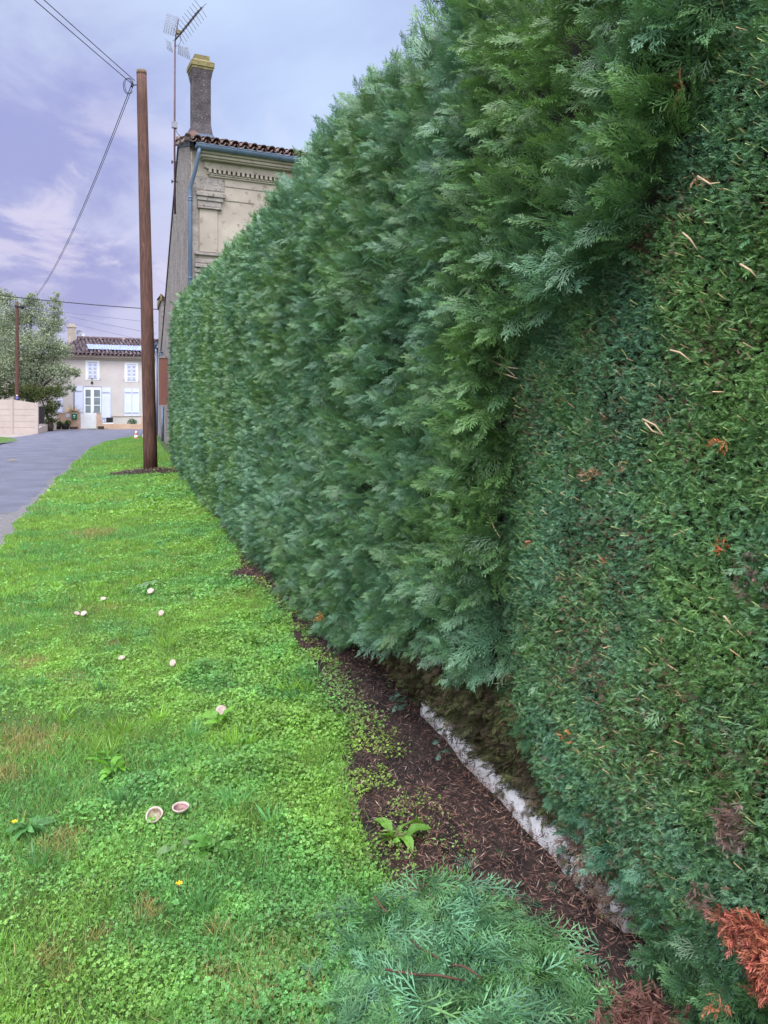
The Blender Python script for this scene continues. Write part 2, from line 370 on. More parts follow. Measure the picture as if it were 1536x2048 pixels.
# loose gravel at the crumbling road edge
def gk(x, y): return road_edge(y) - .45 * (1 if y < 12 else .35) < x < road_edge(y) + .14
sheet('road_edge', -2.2, 1.2, 5, 37, 60, 300, 'gravel', lambda X, Y: X * 0 - .007, keep=gk)['kind'] = 'structure'
b = MB(); g1, g2, g3, g4 = gnd(-60, 873), gnd(40, 880), gnd(130, 866), gnd(160, 858)
b.bm.faces.new([b.bm.verts.new((p.x, p.y, -.030)) for p in (gnd(-400, 884), gnd(60, 883), gnd(130, 869), gnd(175, 860), gnd(180, 852), gnd(60, 852), gnd(-400, 852))]); tag(b.build('pavement', 'pave'), kind='structure')

# soil bed along the hedge foot
SE = [(0, .72), (1.2, .78), (2.0, .80), (2.65, .82), (3.3, .95), (4.05, .99), (5, 1.05), (5.9, 1.08), (6.4, 1.0), (6.7, .80), (7.0, 1.0), (8, 1.10), (10.6, 1.16), (13, 1.15), (20, 1.2)]
def soil_edge(y): return np.interp(y, [e[0] for e in SE], [e[1] for e in SE]) + (fbm(np.asarray(y), np.asarray(y) * 0 + 7, 2.2, 8) - .5) * .13
def mound(x, y): return ((x - .60) / .95) ** 2 + ((y - 17.35) / .55) ** 2
sheet('soil_bed', .5, 2.6, -1, 19.2, 70, 500, 'soil', lambda X, Y: gz(X, Y) + .010 + (fbm(X, Y, 6, 11) - .5) * .03 + .04 * np.exp(-((X - 1.22) / .1) ** 2), keep=lambda x, y: x > soil_edge(y) - .03)['kind'] = 'structure'
sheet('soil_patch', -.6, 1.3, 16.6, 18.2, 50, 40, 'soil', lambda X, Y: gz(X, Y) + .012 + (fbm(X, Y, 5, 12) - .5) * .05, keep=lambda x, y: mound(x, y) + fbm(x, y, 3, 2) * .5 < 1.35)['kind'] = 'structure'

# ------------------------------------------------------------------ grass and ground cover (stuff)
def sample(n, y0, y1, x0=-1.7, x1=1.3):
    """points in view, uniform over the verge"""
    y = rng.uniform(y0, y1, n); x = rng.uniform(x0, x1, n)
    cz = x * SY + y * CY; cx = x * CY - y * SY
    k = (cx > -.56 * cz - .3) & (cx < .3 * cz + .6) & (x > road_edge(y) - .03)
    return x[k], y[k]
def onsoil(x, y): return (x > soil_edge(y)) | ((mound(x, y) + fbm(x, y, 3, 2) * .5 < 1.3))
STRAW = [(40, 1480, 70), (20, 1540, 40), (120, 1690, 40), (190, 1880, 22), (300, 1830, 30), (130, 1950, 30), (440, 1960, 30), (520, 2000, 30), (90, 1920, 30), (230, 1290, 22), (60, 1330, 30), (190, 1070, 40), (430, 1870, 24), (620, 1990, 20)]
def straw(x, y):
    m_ = np.zeros(len(x))
    for (qx, qy, qr) in STRAW:
        g_ = gnd(qx, qy); rr_ = 1.15 * qr / F * (EYE / ((qy - HOR) / F)); dd = np.hypot((x - g_.x), (y - g_.y) * .75) / rr_ + .9 * (vnoise(x, y, 22., 36) - .5); m_ = np.maximum(m_, np.clip(1.2 - dd, 0, .85))
    return rng.random(len(x)) < m_
def patchcol(x, y, base, dryok=True):
    a = fbm(x, y, 1.1, 21)[:, None]; b_ = fbm(x, y, 3.2, 22)[:, None]; c_ = rng.uniform(.75, 1.25, (len(x), 1))
    yel = np.array((1.17, 1.04, .95)); blu = np.array((.78, .92, 1.25))
    t = np.clip((a - .5) * 2.4 + (b_ - .5) * 2 + .5 + rng.normal(0, .2, (len(x), 1)), 0, 1)
    cc = np.array(base)[None, :] * (yel * (1 - t) + blu * t) * c_
    dry = np.clip((fbm(x, y, 1.7, 31) - .70) * 9, 0, .6)[:, None] * (rng.random((len(x), 1)) < .5)
    cc = cc * (1 + .5 * (fbm(x, y, 7., 33)[:, None] - .5) + .35 * (vnoise(x, y, 16., 34)[:, None] - .5))
    if not dryok: return cc
    dry = np.maximum(dry, straw(x, y)[:, None])
    return cc * (1 - dry) + np.array((.30, .27, .11))[None, :] * c_ * dry
def hashblade(n_seg, w, curl):
    V = []; A = []
    for i in range(n_seg):
        f0, f1 = i / n_seg, (i + 1) / n_seg; w0, w1 = w * (1 - f0 ** 2), w * (1 - f1 ** 2)
        z0, z1 = curl * f0 ** 2, curl * f1 ** 2
        V += [(-w0, f0, -z0), (w0, f0, -z0), (w1, f1, -z1), (-w1, f1, -z1)]; A += [f0 * .7, f0 * .7, f1 * .7, f1 * .7]
    return np.array(V), np.array(A)
GB2 = hashblade(2, .035, .25); GB1 = hashblade(1, .05, .1)
def leaflet(r=1.):      # rounded leaf of 3 quads lying in xy, from origin forward
    P = [(-.05, 0), (.05, 0), (.42, .40), (-.42, .40), (-.42, .40), (.42, .40), (.40, .78), (-.40, .78), (-.40, .78), (.40, .78), (.12, 1.0), (-.12, 1.0)]
    return [(x * r, y * r, -.18 * (1 - abs(x) * 2) * r * .6) for x, y in P], [.1, .1, .4, .4, .4, .4, .7, .7, .7, .7, .9, .9]
def trefoil(k=3, r=1.):
    V = []; A = []
    for i in range(k):
        v, a = leaflet(r); an = 2 * math.pi * i / k; c, s_ = math.cos(an), math.sin(an)
        V += [(x * c - y * s_, x * s_ + y * c, zz) for x, y, zz in v]; A += a
    return np.array(V), np.array(A)
TF3 = trefoil(3); TF4 = trefoil(4, .9)
DIA = (np.array([(0, 0, 0), (.4, .5, -.08), (0, 1., 0), (-.4, .5, -.08)]), np.array([0, .5, 1, .5]))
def up_dirs(n, lean):
    d = rng.normal(0, lean, (n, 3)); d[:, 2] = 1; return norm(d)
def tilted(n, tilt):    # matrices for leaves lying roughly flat: forward is any horizontal direction
    a = rng.uniform(0, 2 * np.pi, n); d = np.stack([np.cos(a), np.sin(a), rng.normal(.1, tilt, n)], 1)
    return frames(d, rng.normal(0, tilt, n) )
grass = Cloud(); cover = Cloud()
BR = (.146, .298, .064); BC = (.158, .332, .070)
for (y0, y1, nb, nc, hb, rc, tb) in ((.9, 3.2, 90000, 90000, .040, .0050, GB2), (3.2, 6, 110000, 70000, .038, .0062, GB2), (6, 11, 120000, 36000, .042, .009, GB1), (11, 20, 60000, 22000, .055, .020, GB1), (20, 39, 70000, 0, .075, .03, GB1)):
    x, y = sample(int(nb * 1.6), y0, y1); k = ~onsoil(x, y) | (rng.random(len(x)) < .02); x, y = x[k], y[k]
    clov = fbm(x, y, .8, 41)  # where broad leaves take over
    k = rng.random(len(x)) < np.clip(1.3 - .6 * np.clip((x - .0) * 1.2, 0, 1) * (y < 9) - (clov - .5), .2, 1); x, y = x[k], y[k]
    n = len(x); d = up_dirs(n, .65); s_ = hb * rng.uniform(.4, 1.3, n) * (.6 + .9 * fbm(x, y, 2.3, 44))
    if y0 >= 20: s_ *= 1.0
    colr = patchcol(x, y, BR); dry = rng.random(n) < .05; colr[dry] = np.array((.42, .36, .16)) * rng.uniform(.6, 1.1, (dry.sum(), 1))
    tv = tb[0].copy(); tv[:, 0] *= (.8 if y0 < 6 else 1.6 if y0 < 20 else 2.2)
    grass.add(tv, tb[1], frames(d), s_, np.stack([x, y, gz(x, y) + .0], 1), colr)
    if nc:
        x, y = sample(int(nc * 2.0), y0, y1); e = soil_edge(y)
        p = np.clip(.28 + .95 * np.clip((x + .3) / .9, 0, 1) + (fbm(x, y, .9, 41) - .5) * 1.6 + (fbm(x, y, 6., 46) - .5) * 1.5, .06, 1)
        p = np.where(onsoil(x, y), np.clip(.55 - (x - e) * 1.6, .015, .5) * (fbm(x, y, 5, 47) > .43) * np.where(y > 2.6, 1., .6), p)
        p = np.where(mound(x, y) < 1.3, .02, p)
        k = (rng.random(len(x)) < p) & ~straw(x, y); x, y = x[k], y[k]; n = len(x)
        s_ = rc * rng.uniform(.55, 1.35, n) * (.75 + .8 * fbm(x, y, 1.9, 48))
        colr = patchcol(x, y, BC, False); hgt = gz(x, y) + rng.uniform(.003, .03, n) * (.1 + 2.6 * fbm(x, y, 5.6, 49) ** 1.5) * np.where(x > .3, 1.3, .8)
        so_ = onsoil(x, y); colr[so_] *= np.array((1.25, 1.05, 1.)); hgt[so_] = gz(x[so_], y[so_]) + rng.uniform(.02, .045, so_.sum())
        h = rng.random(n) < .5
        for kk, T in ((h, TF3), (~h, TF4)):
            cover.add(T[0], T[1], tilted(kk.sum(), .45), s_[kk], np.stack([x, y, hgt], 1)[kk], colr[kk])
# the greener grass patch over the road by the panel fence
x = rng.uniform(-30, -4.6, 9000); y = rng.uniform(33, 39, 9000)
pL, pR, pB = gnd(0, 873), gnd(38, 880), gnd(0, 886)
k = (y < pL.y + (x - pL.x) * (pR.y - pL.y) / (pR.x - pL.x)) & (y > pB.y + (x - pB.x) * (pR.y - pB.y) / (pR.x - pB.x)) & (x < pR.x)
x, y = x[k], y[k]; n = len(x)
grass.add(GB1[0] * np.array((2, 1, 1)), GB1[1], frames(up_dirs(n, .5)), .09 * rng.uniform(.5, 1.2, n), np.stack([x, y, x * 0 - .02], 1), patchcol(x, y, (.11, .22, .03)))
b = MB(); b.bm.faces.new([b.bm.verts.new((p.x, p.y, -.006)) for p in (gnd(-200, 873), gnd(0, 873), gnd(22, 875), gnd(38, 880), gnd(15, 884), gnd(0, 886), gnd(-200, 890))]); tag(b.build('verge_far_side', 'field'), kind='structure')
# scattered tufts and longer blades
x, y = sample(160, 1.0, 9); k = ~onsoil(x, y); x, y = x[k][:70], y[k][:70]
for xx, yy in zip(x, y):
    n = 36; a = rng.uniform(0, 6.28, n); rr = rng.uniform(0, .035, n)
    px_ = xx + rr * np.cos(a); py_ = yy + rr * np.sin(a); d = np.stack([np.cos(a) * .6, np.sin(a) * .6, np.ones(n)], 1) + rng.normal(0, .25, (n, 3))
    cc = np.array(BR) * rng.uniform(.7, 1.3) * rng.uniform(.85, 1.15, (n, 1)) * np.array(((1.2, 1.1, .8), (.75, .95, 1.5))[int(rng.random() < .5)])
    grass.add(GB2[0], GB2[1], frames(d), rng.uniform(.05, .11, n), np.stack([px_, py_, gz(px_, py_)], 1), cc)
tag(grass.build('grass', 'grass'), 'short bright green lawn grass covering the verge', 'grass', kind='stuff')
tag(cover.build('ground_cover', 'grass'), 'small round clover and chickweed leaves carpeting the verge beside the soil', 'ground cover', kind='stuff')

# mulch: dead scale leaves and twig ends on the soil
mul = Cloud(); BL = (np.array([(0, 0, 0), (.5, .5, 0), (0, 1, 0), (-.5, .5, 0)]), np.array([0., .5, 1, .5]))
for y0, y1, n, l, w in ((.8, 4.2, 52000, .022, .09), (4.2, 9, 26000, .03, .1), (9, 18.4, 14000, .05, .12)):
    y = rng.uniform(y0, y1, n); x = rng.uniform(.6, 1.75, n)
    k = (x > soil_edge(y) + rng.normal(0, .03, n)) & ((x < 1.3) | (y < 4.5)); 
    if y0 > 8: x2 = rng.uniform(-.4, 1.3, 3000); y2 = rng.uniform(16.7, 18.1, 3000); k2 = mound(x2, y2) < 1.0; x = np.r_[x[k], x2[k2]]; y = np.r_[y[k], y2[k2]]
    else: x, y = x[k], y[k]
    n = len(x); T = BL[0] * np.array((w, 1, 1)); red = fbm(x, y, 2.2, 55)
    c = np.where((rng.random(n) < np.clip(.5 + (red - .5) * 2.5, .1, .9))[:, None], np.array((.155, .078, .060)), np.array((.065, .042, .034))) * rng.uniform(.5, 1.35, (n, 1))
    pale = rng.random(n) < .08; c[pale] = np.array((.36, .25, .20)) * rng.uniform(.6, 1.2, (pale.sum(), 1))
    mul.add(T, BL[1], tilted(n, .35), l * rng.uniform(.4, 1.6, n), np.stack([x, y, gz(x, y) + .018 + rng.uniform(0, .03, n) + .04 * np.exp(-((x - 1.22) / .1) ** 2)], 1), c)
tag(mul.build('mulch', 'dead'), 'reddish brown needle litter and twig ends covering the soil under the hedge', 'mulch', kind='stuff')

# ------------------------------------------------------------------ the hedge
hedge = tag(empty('cypress_hedge', (1.7, 9, 0)), 'tall dark green cypress hedge running beside the verge, its near end clipped flat', 'hedge')
def ztop(y): return np.interp(y, [-2, 3.3, 6, 8, 11.3, 18.4, 19.5], [3.16, 3.14, 3.27, 3.32, 3.52, 3.88, 3.82]) + (fbm(y, np.asarray(y) * 0 + 1, .9, 61) - .5) * .22
def zbot(y): return np.interp(y, [-2, 1, 1.88, 2.1, 2.2, 2.4, 2.8, 3.5, 4.1, 6, 20], [.24, .22, .24, .30, .38, .58, .50, .32, .12, .06, .05]) + (fbm(y, np.asarray(y) * 0 + 5, 2.4, 62) - .5) * .10
def xface(y, z): return 1.14 - .13 * (fbm(y, z, 1.35, 63) - .35) - .07 * (fbm(y, z, 4.5, 64) - .5) + .10 * np.clip((.6 - z) / .6, 0, 1) ** 2 * (np.asarray(y) > 2.4)
CP = [(.0, 2.40), (1.69, 2.37), (1.80, 2.03), (1.91, 1.64), (2.06, 1.50), (2.4, 1.40), (3.4, 1.2)]     # clipped part: y below this at height z
def ycut(z): return np.interp(z, [c[0] for c in CP], [c[1] for c in CP]) + (vnoise(z, z * 0, 4, 65) - .5) * .06
def trimmed(y, z): return y < ycut(z)
# solid core added to block light through the hedge, coloured as inner twigs
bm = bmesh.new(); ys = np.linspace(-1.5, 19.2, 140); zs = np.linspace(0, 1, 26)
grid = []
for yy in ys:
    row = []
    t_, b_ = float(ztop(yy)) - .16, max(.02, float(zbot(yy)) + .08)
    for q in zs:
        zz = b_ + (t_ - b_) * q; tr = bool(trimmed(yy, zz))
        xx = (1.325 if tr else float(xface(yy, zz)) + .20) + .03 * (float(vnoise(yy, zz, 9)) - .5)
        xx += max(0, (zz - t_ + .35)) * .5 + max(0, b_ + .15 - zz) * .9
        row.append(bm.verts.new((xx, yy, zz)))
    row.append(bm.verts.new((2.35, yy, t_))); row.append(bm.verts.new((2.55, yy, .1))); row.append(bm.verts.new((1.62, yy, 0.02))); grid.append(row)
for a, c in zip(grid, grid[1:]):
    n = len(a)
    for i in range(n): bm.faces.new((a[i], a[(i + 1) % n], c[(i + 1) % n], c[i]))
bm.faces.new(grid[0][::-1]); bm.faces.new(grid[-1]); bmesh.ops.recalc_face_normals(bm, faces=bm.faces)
me = bpy.data.meshes.new('light_blocking_core'); bm.to_mesh(me); bm.free(); me.materials.append(M['core']); o = bpy.data.objects.new('light_blocking_core', me); col.objects.link(o); o.parent = hedge; o.location = (-1.7, -9, 0)

def hedgecol(y, z, n, base=(.062, .144, .080)):
    a = fbm(y, z, 1.2, 71); b_ = fbm(y, z, 3.5, 72)
    t = np.clip((a - .5) * 1.5 + (b_ - .5) * 1.6 + .62 + rng.normal(0, .22, n), 0, 1)[:, None]
    yel = np.array((1.15, 1.08, .68)); blu = np.array((.96, 1.0, 1.18))
    return np.array(base) * (yel * (1 - t) + blu * t) * rng.uniform(.78, 1.22, (n, 1))
fol = Cloud()
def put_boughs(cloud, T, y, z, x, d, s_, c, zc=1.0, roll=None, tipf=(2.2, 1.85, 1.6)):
    idx = rng.integers(0, len(T), len(y)); Rm = frames(d, roll)
    P = np.stack([x, y, z], 1)
    for i in range(len(T)):
        k = idx == i
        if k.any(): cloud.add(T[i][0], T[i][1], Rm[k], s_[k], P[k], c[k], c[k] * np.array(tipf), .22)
def visible(x, y): cz = x * SY + y * CY; cx = x * CY - y * SY; return (cx < .62 * cz + .35) & (cz > .3)
for y0, y1, dens, T, sl in ((1.0, 3.6, 760, BN, .128), (3.6, 6.5, 640, BN, .138), (6.5, 11, 900, BM, .140), (11, 19.2, 620, BM, .165)):
    n = int((y1 - y0) * 4.0 * dens); y = rng.uniform(y0, y1, n); z_ = rng.uniform(0, 4.2, n)
    k = (z_ > zbot(y) + .04) & (z_ < ztop(y) - .10) & ~trimmed(y, z_); y, z_ = y[k], z_[k]; n = len(y)
    up = np.clip((z_ - ztop(y) + .5) / .5, 0, 1)
    x = xface(y, z_) + .095 + rng.uniform(-.08, .04, n) + up * .12
    d = np.stack([-np.ones(n) + up * .4, rng.normal(.02, .38, n), rng.normal(.16, .30, n) + up * .9], 1)
    low = np.clip((zbot(y) + .5 - z_) / .5, 0, 1); d[:, 2] -= low * .3
    s_ = sl * rng.uniform(.7, 1.25, n)
    c = hedgecol(y, z_, n)
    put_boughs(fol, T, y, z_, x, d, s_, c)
    # top of the hedge, shoots reaching up
    n = int((y1 - y0) * dens * .5); y = rng.uniform(y0, y1, n); x = rng.uniform(1.15, 2.3, n) ** 1.0
    k = ~trimmed(y, ztop(y)) ; y, x = y[k], x[k]; n = len(y)
    z_ = ztop(y) - .17 + rng.uniform(-.08, .04, n); d = np.stack([rng.normal(-.25, .35, n), rng.normal(-.1, .4, n), np.ones(n)], 1)
    long = rng.random(n) < .2
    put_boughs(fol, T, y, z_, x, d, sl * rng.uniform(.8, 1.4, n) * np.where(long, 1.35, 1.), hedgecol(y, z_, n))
# far end face
n = 500; x = rng.uniform(1.2, 2.4, n); z_ = rng.uniform(.1, 3.8, n)
put_boughs(fol, BF, np.full(n, 19.12), z_, x, np.stack([rng.normal(-.2, .4, n), np.ones(n), rng.normal(.2, .4, n)], 1), .28 * rng.uniform(.7, 1.2, n), hedgecol(x, z_, n))
# shaggy boughs hanging over the step where clipping stopped
n = 900; z_ = rng.uniform(.60, 2.9, n); y = ycut(z_) + rng.uniform(-.07, .12, n)
put_boughs(fol, BN, y, z_, np.full(n, 1.26) - rng.uniform(0, .14, n), np.stack([-np.ones(n) * .8, rng.normal(-.12, .3, n), rng.normal(-.05, .3, n)], 1), .14 * rng.uniform(.7, 1.2, n), hedgecol(y, z_, n))
o = fol.build('unclipped_foliage', 'needle', hedge); o.location = (-1.7, -9, 0)

# clipped part
g5 = np.random.default_rng(9)
def tuft(g, k, w):
    V = []; A = []
    for i in range(k):
        an = g.uniform(-.9, .9); v, a = blade((g.uniform(-.15, .15), g.uniform(-.1, .2)), (math.sin(an), math.cos(an)), g.uniform(.6, 1.1), w, -.2)
        v = np.array(v); v[:, 2] += g.uniform(-.25, .25); V += v.tolist(); A += a
    return np.array(V), np.array(A)
TT = [tuft(g5, 8, .095) for _ in range(4)]
for _ in range(4):
    v_, a_ = spray(g5, (0, 0), g5.uniform(-.2, .2), 1.35, 8, .085, -.3); v_ = np.array(v_); v_[:, 2] += g5.normal(0, .06, len(v_)); TT.append((v_, np.array(a_)))
trm = Cloud()
def xtrim(y, z): return 1.235 + .03 * (fbm(y, z, 2.2, 81) - .5) + .05 * (fbm(y, z, 7, 82) - .5) + .10 * np.clip((.5 - z) / .5, 0, 1) ** 1.5
zones = ((.75, 2.6, 210000, .0155), (-1.2, .75, 16000, .04))
for y0, y1, n, s0 in zones:
    y = rng.uniform(y0, y1, n); z_ = rng.uniform(.12, 3.3, n)
    k = trimmed(y, z_ ) & (z_ > zbot(y) - .12 + .06 * vnoise(y, y * 0, 9, 3)); y, z_ = y[k], z_[k]; n = len(y)
    x = xtrim(y, z_) + rng.uniform(-.012, .026, n)
    d = np.stack([-np.ones(n), rng.normal(.05, .5, n), rng.normal(.12, .5, n)], 1)
    c = hedgecol(y * 1.6, z_ * 1.6, n, (.104, .222, .122)) * (.80 + .55 * fbm(y, z_, 5, 84))[:, None]
    br = np.clip((fbm(y, z_, 3.4, 85) - .60) * 3, 0, .30); kb = rng.random(n) < br * .5 + .02; c[kb] = np.array((.15, .105, .075)) * rng.uniform(.5, 1.3, (kb.sum(), 1))
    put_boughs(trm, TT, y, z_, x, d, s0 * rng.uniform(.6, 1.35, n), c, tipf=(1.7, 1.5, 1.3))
# softer whole sprays left between the clipped ones
n = 1500; y = rng.uniform(.8, 2.4, n); z_ = rng.uniform(.35, 3.2, n); k = trimmed(y, z_) & (fbm(y, z_, 2., 86) > .44); y, z_ = y[k], z_[k]; n = len(y)
put_boughs(trm, BM, y, z_, xtrim(y, z_) + .05, np.stack([-np.ones(n), rng.normal(-.6, .5, n), rng.normal(0, .6, n)], 1), .085 * rng.uniform(.7, 1.4, n), hedgecol(y * 1.6, z_ * 1.6, n, (.046, .12, .062)))
# bottom fringe
n = 420; y = rng.uniform(.9, 2.42, n); z_ = zbot(y) + .04 + rng.uniform(-.05, .12, n)
put_boughs(trm, BN, y, z_, np.full(n, 1.31) + rng.uniform(-.03, .05, n), np.stack([-np.ones(n), rng.normal(-.4, .4, n), rng.normal(-.5, .3, n)], 1), .085 * rng.uniform(.6, 1.3, n), hedgecol(y * 2, z_, n, (.046, .13, .075)))
o = trm.build('clipped_foliage', 'needle', hedge); o.location = (-1.7, -9, 0)

# cut stem ends and bare twigs on the clipped face
cut = Cloud(); STK = (np.array([(-.5, 0, 0), (.5, 0, 0), (.5, 1, 0), (-.5, 1, 0)]), np.array([0., 0, 1, 1]))
n = 5200; y = rng.uniform(.85, 2.45, n); z_ = rng.uniform(.3, 3., n); k = trimmed(y, z_) & (z_ > zbot(y)) & (rng.random(n) < .25 + 1.3 * (fbm(y, z_, 2.4, 88) - .3)); y, z_ = y[k], z_[k]; n = len(y)
d = np.stack([-np.ones(n) * .7, rng.normal(.25, .3, n), rng.normal(.55, .3, n)], 1)
c = np.array((.40, .46, .18)) * rng.uniform(.5, 1.1, (n, 1)); kb = rng.random(n) < .25; c[kb] = np.array((.48, .30, .18))
cut.add(STK[0] * np.array((.075, 1, 1)), STK[1], frames(d), rng.uniform(.010, .026, n), np.stack([xtrim(y, z_) - .012, y, z_], 1), c)
o = cut.build('cut_stems', 'dead', hedge); o.location = (-1.7, -9, 0)
b = MB()
for pxs in (((965, 712), (985, 722), (1010, 735), (1030, 752)), ((985, 715), (1000, 712), (1014, 722)), ((990, 742), (1015, 750), (1035, 757)), ((1000, 728), (1018, 735), (1036, 737)), ((1285, 838), (1310, 850), (1328, 872)), ((1395, 352), (1420, 368), (1440, 365)), ((1340, 700), (1360, 705), (1382, 722)), ((1480, 528), (1500, 540), (1515, 556)), ((966, 1008), (978, 1030), (990, 1060), (1001, 1076)), ((1365, 465), (1380, 478), (1395, 500)), ((1448, 1232), (1456, 1242), (1466, 1256)), ((1290, 845), (1305, 862), (1322, 868))):
    pp = []
    for i, (a_, c_) in enumerate(pxs):
        r = ray(a_, c_); t = (1.155 + .03 * i / len(pxs)) / r.x; pp.append(Vector((0, 0, EYE)) + r * t)
    b = MB(); b.tube(pp, [.0022] * (len(pp) - 1) + [.0012], 5); o = b.build('bare_twig', 'straw', hedge); o.location = (-1.7, -9, 0)

# dead patches
dead = Cloud()
def deadpatch(px, py, rx, ry, n, colr, s0, xw=1.21, T=TT, zd=0.):
    r = ray(px, py); t = xw / r.x; p = Vector((0, 0, EYE)) + r * t; sy_ = rx / F * t / .8; sz = ry / F * t
    a = rng.uniform(0, 6.28, n); q = np.sqrt(rng.random(n)); y = p.y + sy_ * q * np.cos(a) + rng.normal(0, .006, n); z2 = p.z + sz * q * np.sin(a) + rng.normal(0, .006, n)
    d = np.stack([-np.ones(n), rng.normal(-.3, .6, n), rng.normal(zd, .6, n)], 1)
    c = np.array(colr) * rng.uniform(.35, 1.5, (n, 1)) * rng.uniform(.85, 1.15, (n, 3))
    put_boughs(dead, T, y, z2, np.full(n, xw) + rng.uniform(-.01, .03, n), d, s0 * rng.uniform(.6, 1.3, n), c, tipf=(1.25, 1.25, 1.25))
ORG = (.36, .105, .045); TAN = (.36, .22, .13)
deadpatch(1335, 195, 45, 10, 26, (.50, .22, .10), .03, 1.16)
deadpatch(1180, 945, 34, 14, 30, TAN, .022); deadpatch(1240, 928, 16, 8, 8, TAN, .02); deadpatch(1440, 895, 16, 6, 6, (.45, .18, .08), .022)
deadpatch(1440, 1090, 9, 7, 5, (.50, .12, .05), .02); deadpatch(1055, 1090, 8, 5, 5, (.5, .2, .1), .02); deadpatch(1205, 1118, 7, 5, 4, (.5, .2, .1), .02)
deadpatch(1125, 1470, 22, 8, 10, (.50, .2, .08), .018); deadpatch(1160, 1500, 12, 8, 5, (.5, .22, .1), .018); deadpatch(1200, 1262, 10, 8, 6, (.55, .3, .2), .016)
deadpatch(1290, 470, 22, 26, 26, (.10, .06, .045), .035); deadpatch(1400, 370, 22, 10, 10, TAN, .02)
deadpatch(1460, 1650, 30, 50, 70, (.20, .13, .11), .028); deadpatch(1400, 1800, 26, 16, 36, (.18, .11, .09), .026)
deadpatch(1350, 850, 60, 90, 40, (.13, .085, .06), .02); deadpatch(1180, 1350, 60, 60, 60, (.13, .09, .06), .016); deadpatch(1500, 1160, 40, 60, 50, (.14, .09, .08), .02)
deadpatch(1508, 1885, 46, 38, 420, (.33, .10, .062), .024, 1.20); deadpatch(1455, 1855, 30, 20, 110, (.33, .13, .08), .022, 1.2); deadpatch(1530, 1950, 28, 50, 200, (.29, .09, .055), .024, 1.2)
deadpatch(640, 1232, 8, 6, 3, (.5, .28, .1), .05, 1.05); deadpatch(1440, 2010, 14, 12, 10, (.5, .2, .1), .024, 1.19)
# fallen russet litter at the hedge foot in front
n = 700; px_ = rng.normal(1.10, .055, n); py_ = rng.normal(1.45, .05, n)
put_boughs(dead, TT, py_, gz(px_, py_) + .03 + rng.uniform(0, .07, n), px_, np.stack([rng.normal(-.5, .7, n), rng.normal(-.3, .7, n), rng.normal(.25, .3, n)], 1), .030 * rng.uniform(.6, 1.3, n), np.array((.15, .070, .055)) * rng.uniform(.5, 1.3, (n, 1)), tipf=(1.3, 1.2, 1.2))
# bare dead underside above the edging
n = 6500; y = rng.uniform(1.5, 4.1, n); z_ = rng.uniform(.10, .75, n); k = z_ < zbot(y) + .16; y, z_ = y[k], z_[k]; n = len(y)
xx = 1.41 - .12 * np.clip((z_ - .05) / .5, 0, 1) + rng.uniform(-.03, .05, n)
c = np.where(rng.random((n, 1)) < .55, np.array((.062, .070, .030)), np.array((.070, .055, .038))) * rng.uniform(.5, 1.5, (n, 1))
put_boughs(dead, BM, y, z_, xx, np.stack([-np.ones(n), rng.normal(-.5, .5, n), rng.normal(-.35, .4, n)], 1), .085 * rng.uniform(.6, 1.3, n), c, tipf=(1.5, 1.4, 1.2))
n = 260; y = rng.normal(1.93, .07, n); z_ = rng.uniform(.05, .26, n)
put_boughs(dead, BM, y, z_, np.full(n, 1.37) + rng.normal(0, .03, n), np.stack([-np.ones(n), rng.normal(-.5, .6, n), rng.normal(-.2, .6, n)], 1), .09 * rng.uniform(.6, 1.3, n), np.array((.20, .14, .105)) * rng.uniform(.4, 1.4, (n, 1)), tipf=(1.4, 1.4, 1.4))
o = dead.build('dead_foliage', 'dead', hedge); o.location = (-1.7, -9, 0)
# ragged living fringe at the near foot of the hedge, right of the edging
fr = Cloud(); n = 420; y = rng.uniform(1.05, 1.62, n); z_ = rng.uniform(.02, .26, n)
put_boughs(fr, BN, y, z_, np.full(n, 1.33) + rng.uniform(-.06, .05, n), np.stack([-np.ones(n), rng.normal(-.2, .5, n), rng.normal(.25, .5, n)], 1), .11 * rng.uniform(.6, 1.3, n), hedgecol(y * 2, z_ * 2, n, (.046, .115, .05)))
o = fr.build('foot_fringe', 'needle', hedge); o.location = (-1.7, -9, 0)

# ------------------------------------------------------------------ clippings pile
pile = Cloud()
n = 900; a = rng.uniform(0, 6.28, n); q = rng.random(n) ** .55
pcx, pcy = .80, 1.70
q = q * (.82 + .36 * vnoise(np.cos(a) * 1.6 + 5, np.sin(a) * 1.6 + 5, 1.3, 92)) * np.where(rng.random(n) < .06, 1.25, 1.)
x = pcx + .36 * q * np.cos(a); y = pcy + .50 * q * np.sin(a)
hz = (.02 + .08 * vnoise(x, y, 7., 93)) * np.clip(1 - q ** 2, 0, 1) ** .7 * rng.uniform(.5, 1.2, n) + .012
yaw = rng.uniform(0, 6.28, n)
d = np.stack([np.cos(yaw), np.sin(yaw), rng.normal(.01, .13, n)], 1); s_ = .14 * rng.uniform(.5, 1.55, n)
P = np.stack([x, y, gz(x, y) + hz + .01], 1); P[:, :2] -= d[:, :2] * s_[:, None] * .5
idx = rng.integers(0, 5, n); Rm = frames(d, rng.normal(0, .5, n) )
t = np.clip(rng.normal(.62, .3, n), 0, 1)[:, None]
c = (np.array((.100, .235, .060)) * (1 - t) + np.array((.085, .220, .125)) * t) * rng.uniform(.45, 1.3, (n, 1))
for i in range(5):
    k = idx == i; pile.add(BN[i][0], BN[i][1], Rm[k], s_[k], P[k], c[k], c[k] * np.array((1.7, 1.5, 1.4)))
tag(pile.build('clippings', 'clip'), 'heap of freshly cut blue-green cypress sprays lying on the grass and soil', 'clippings', kind='stuff')
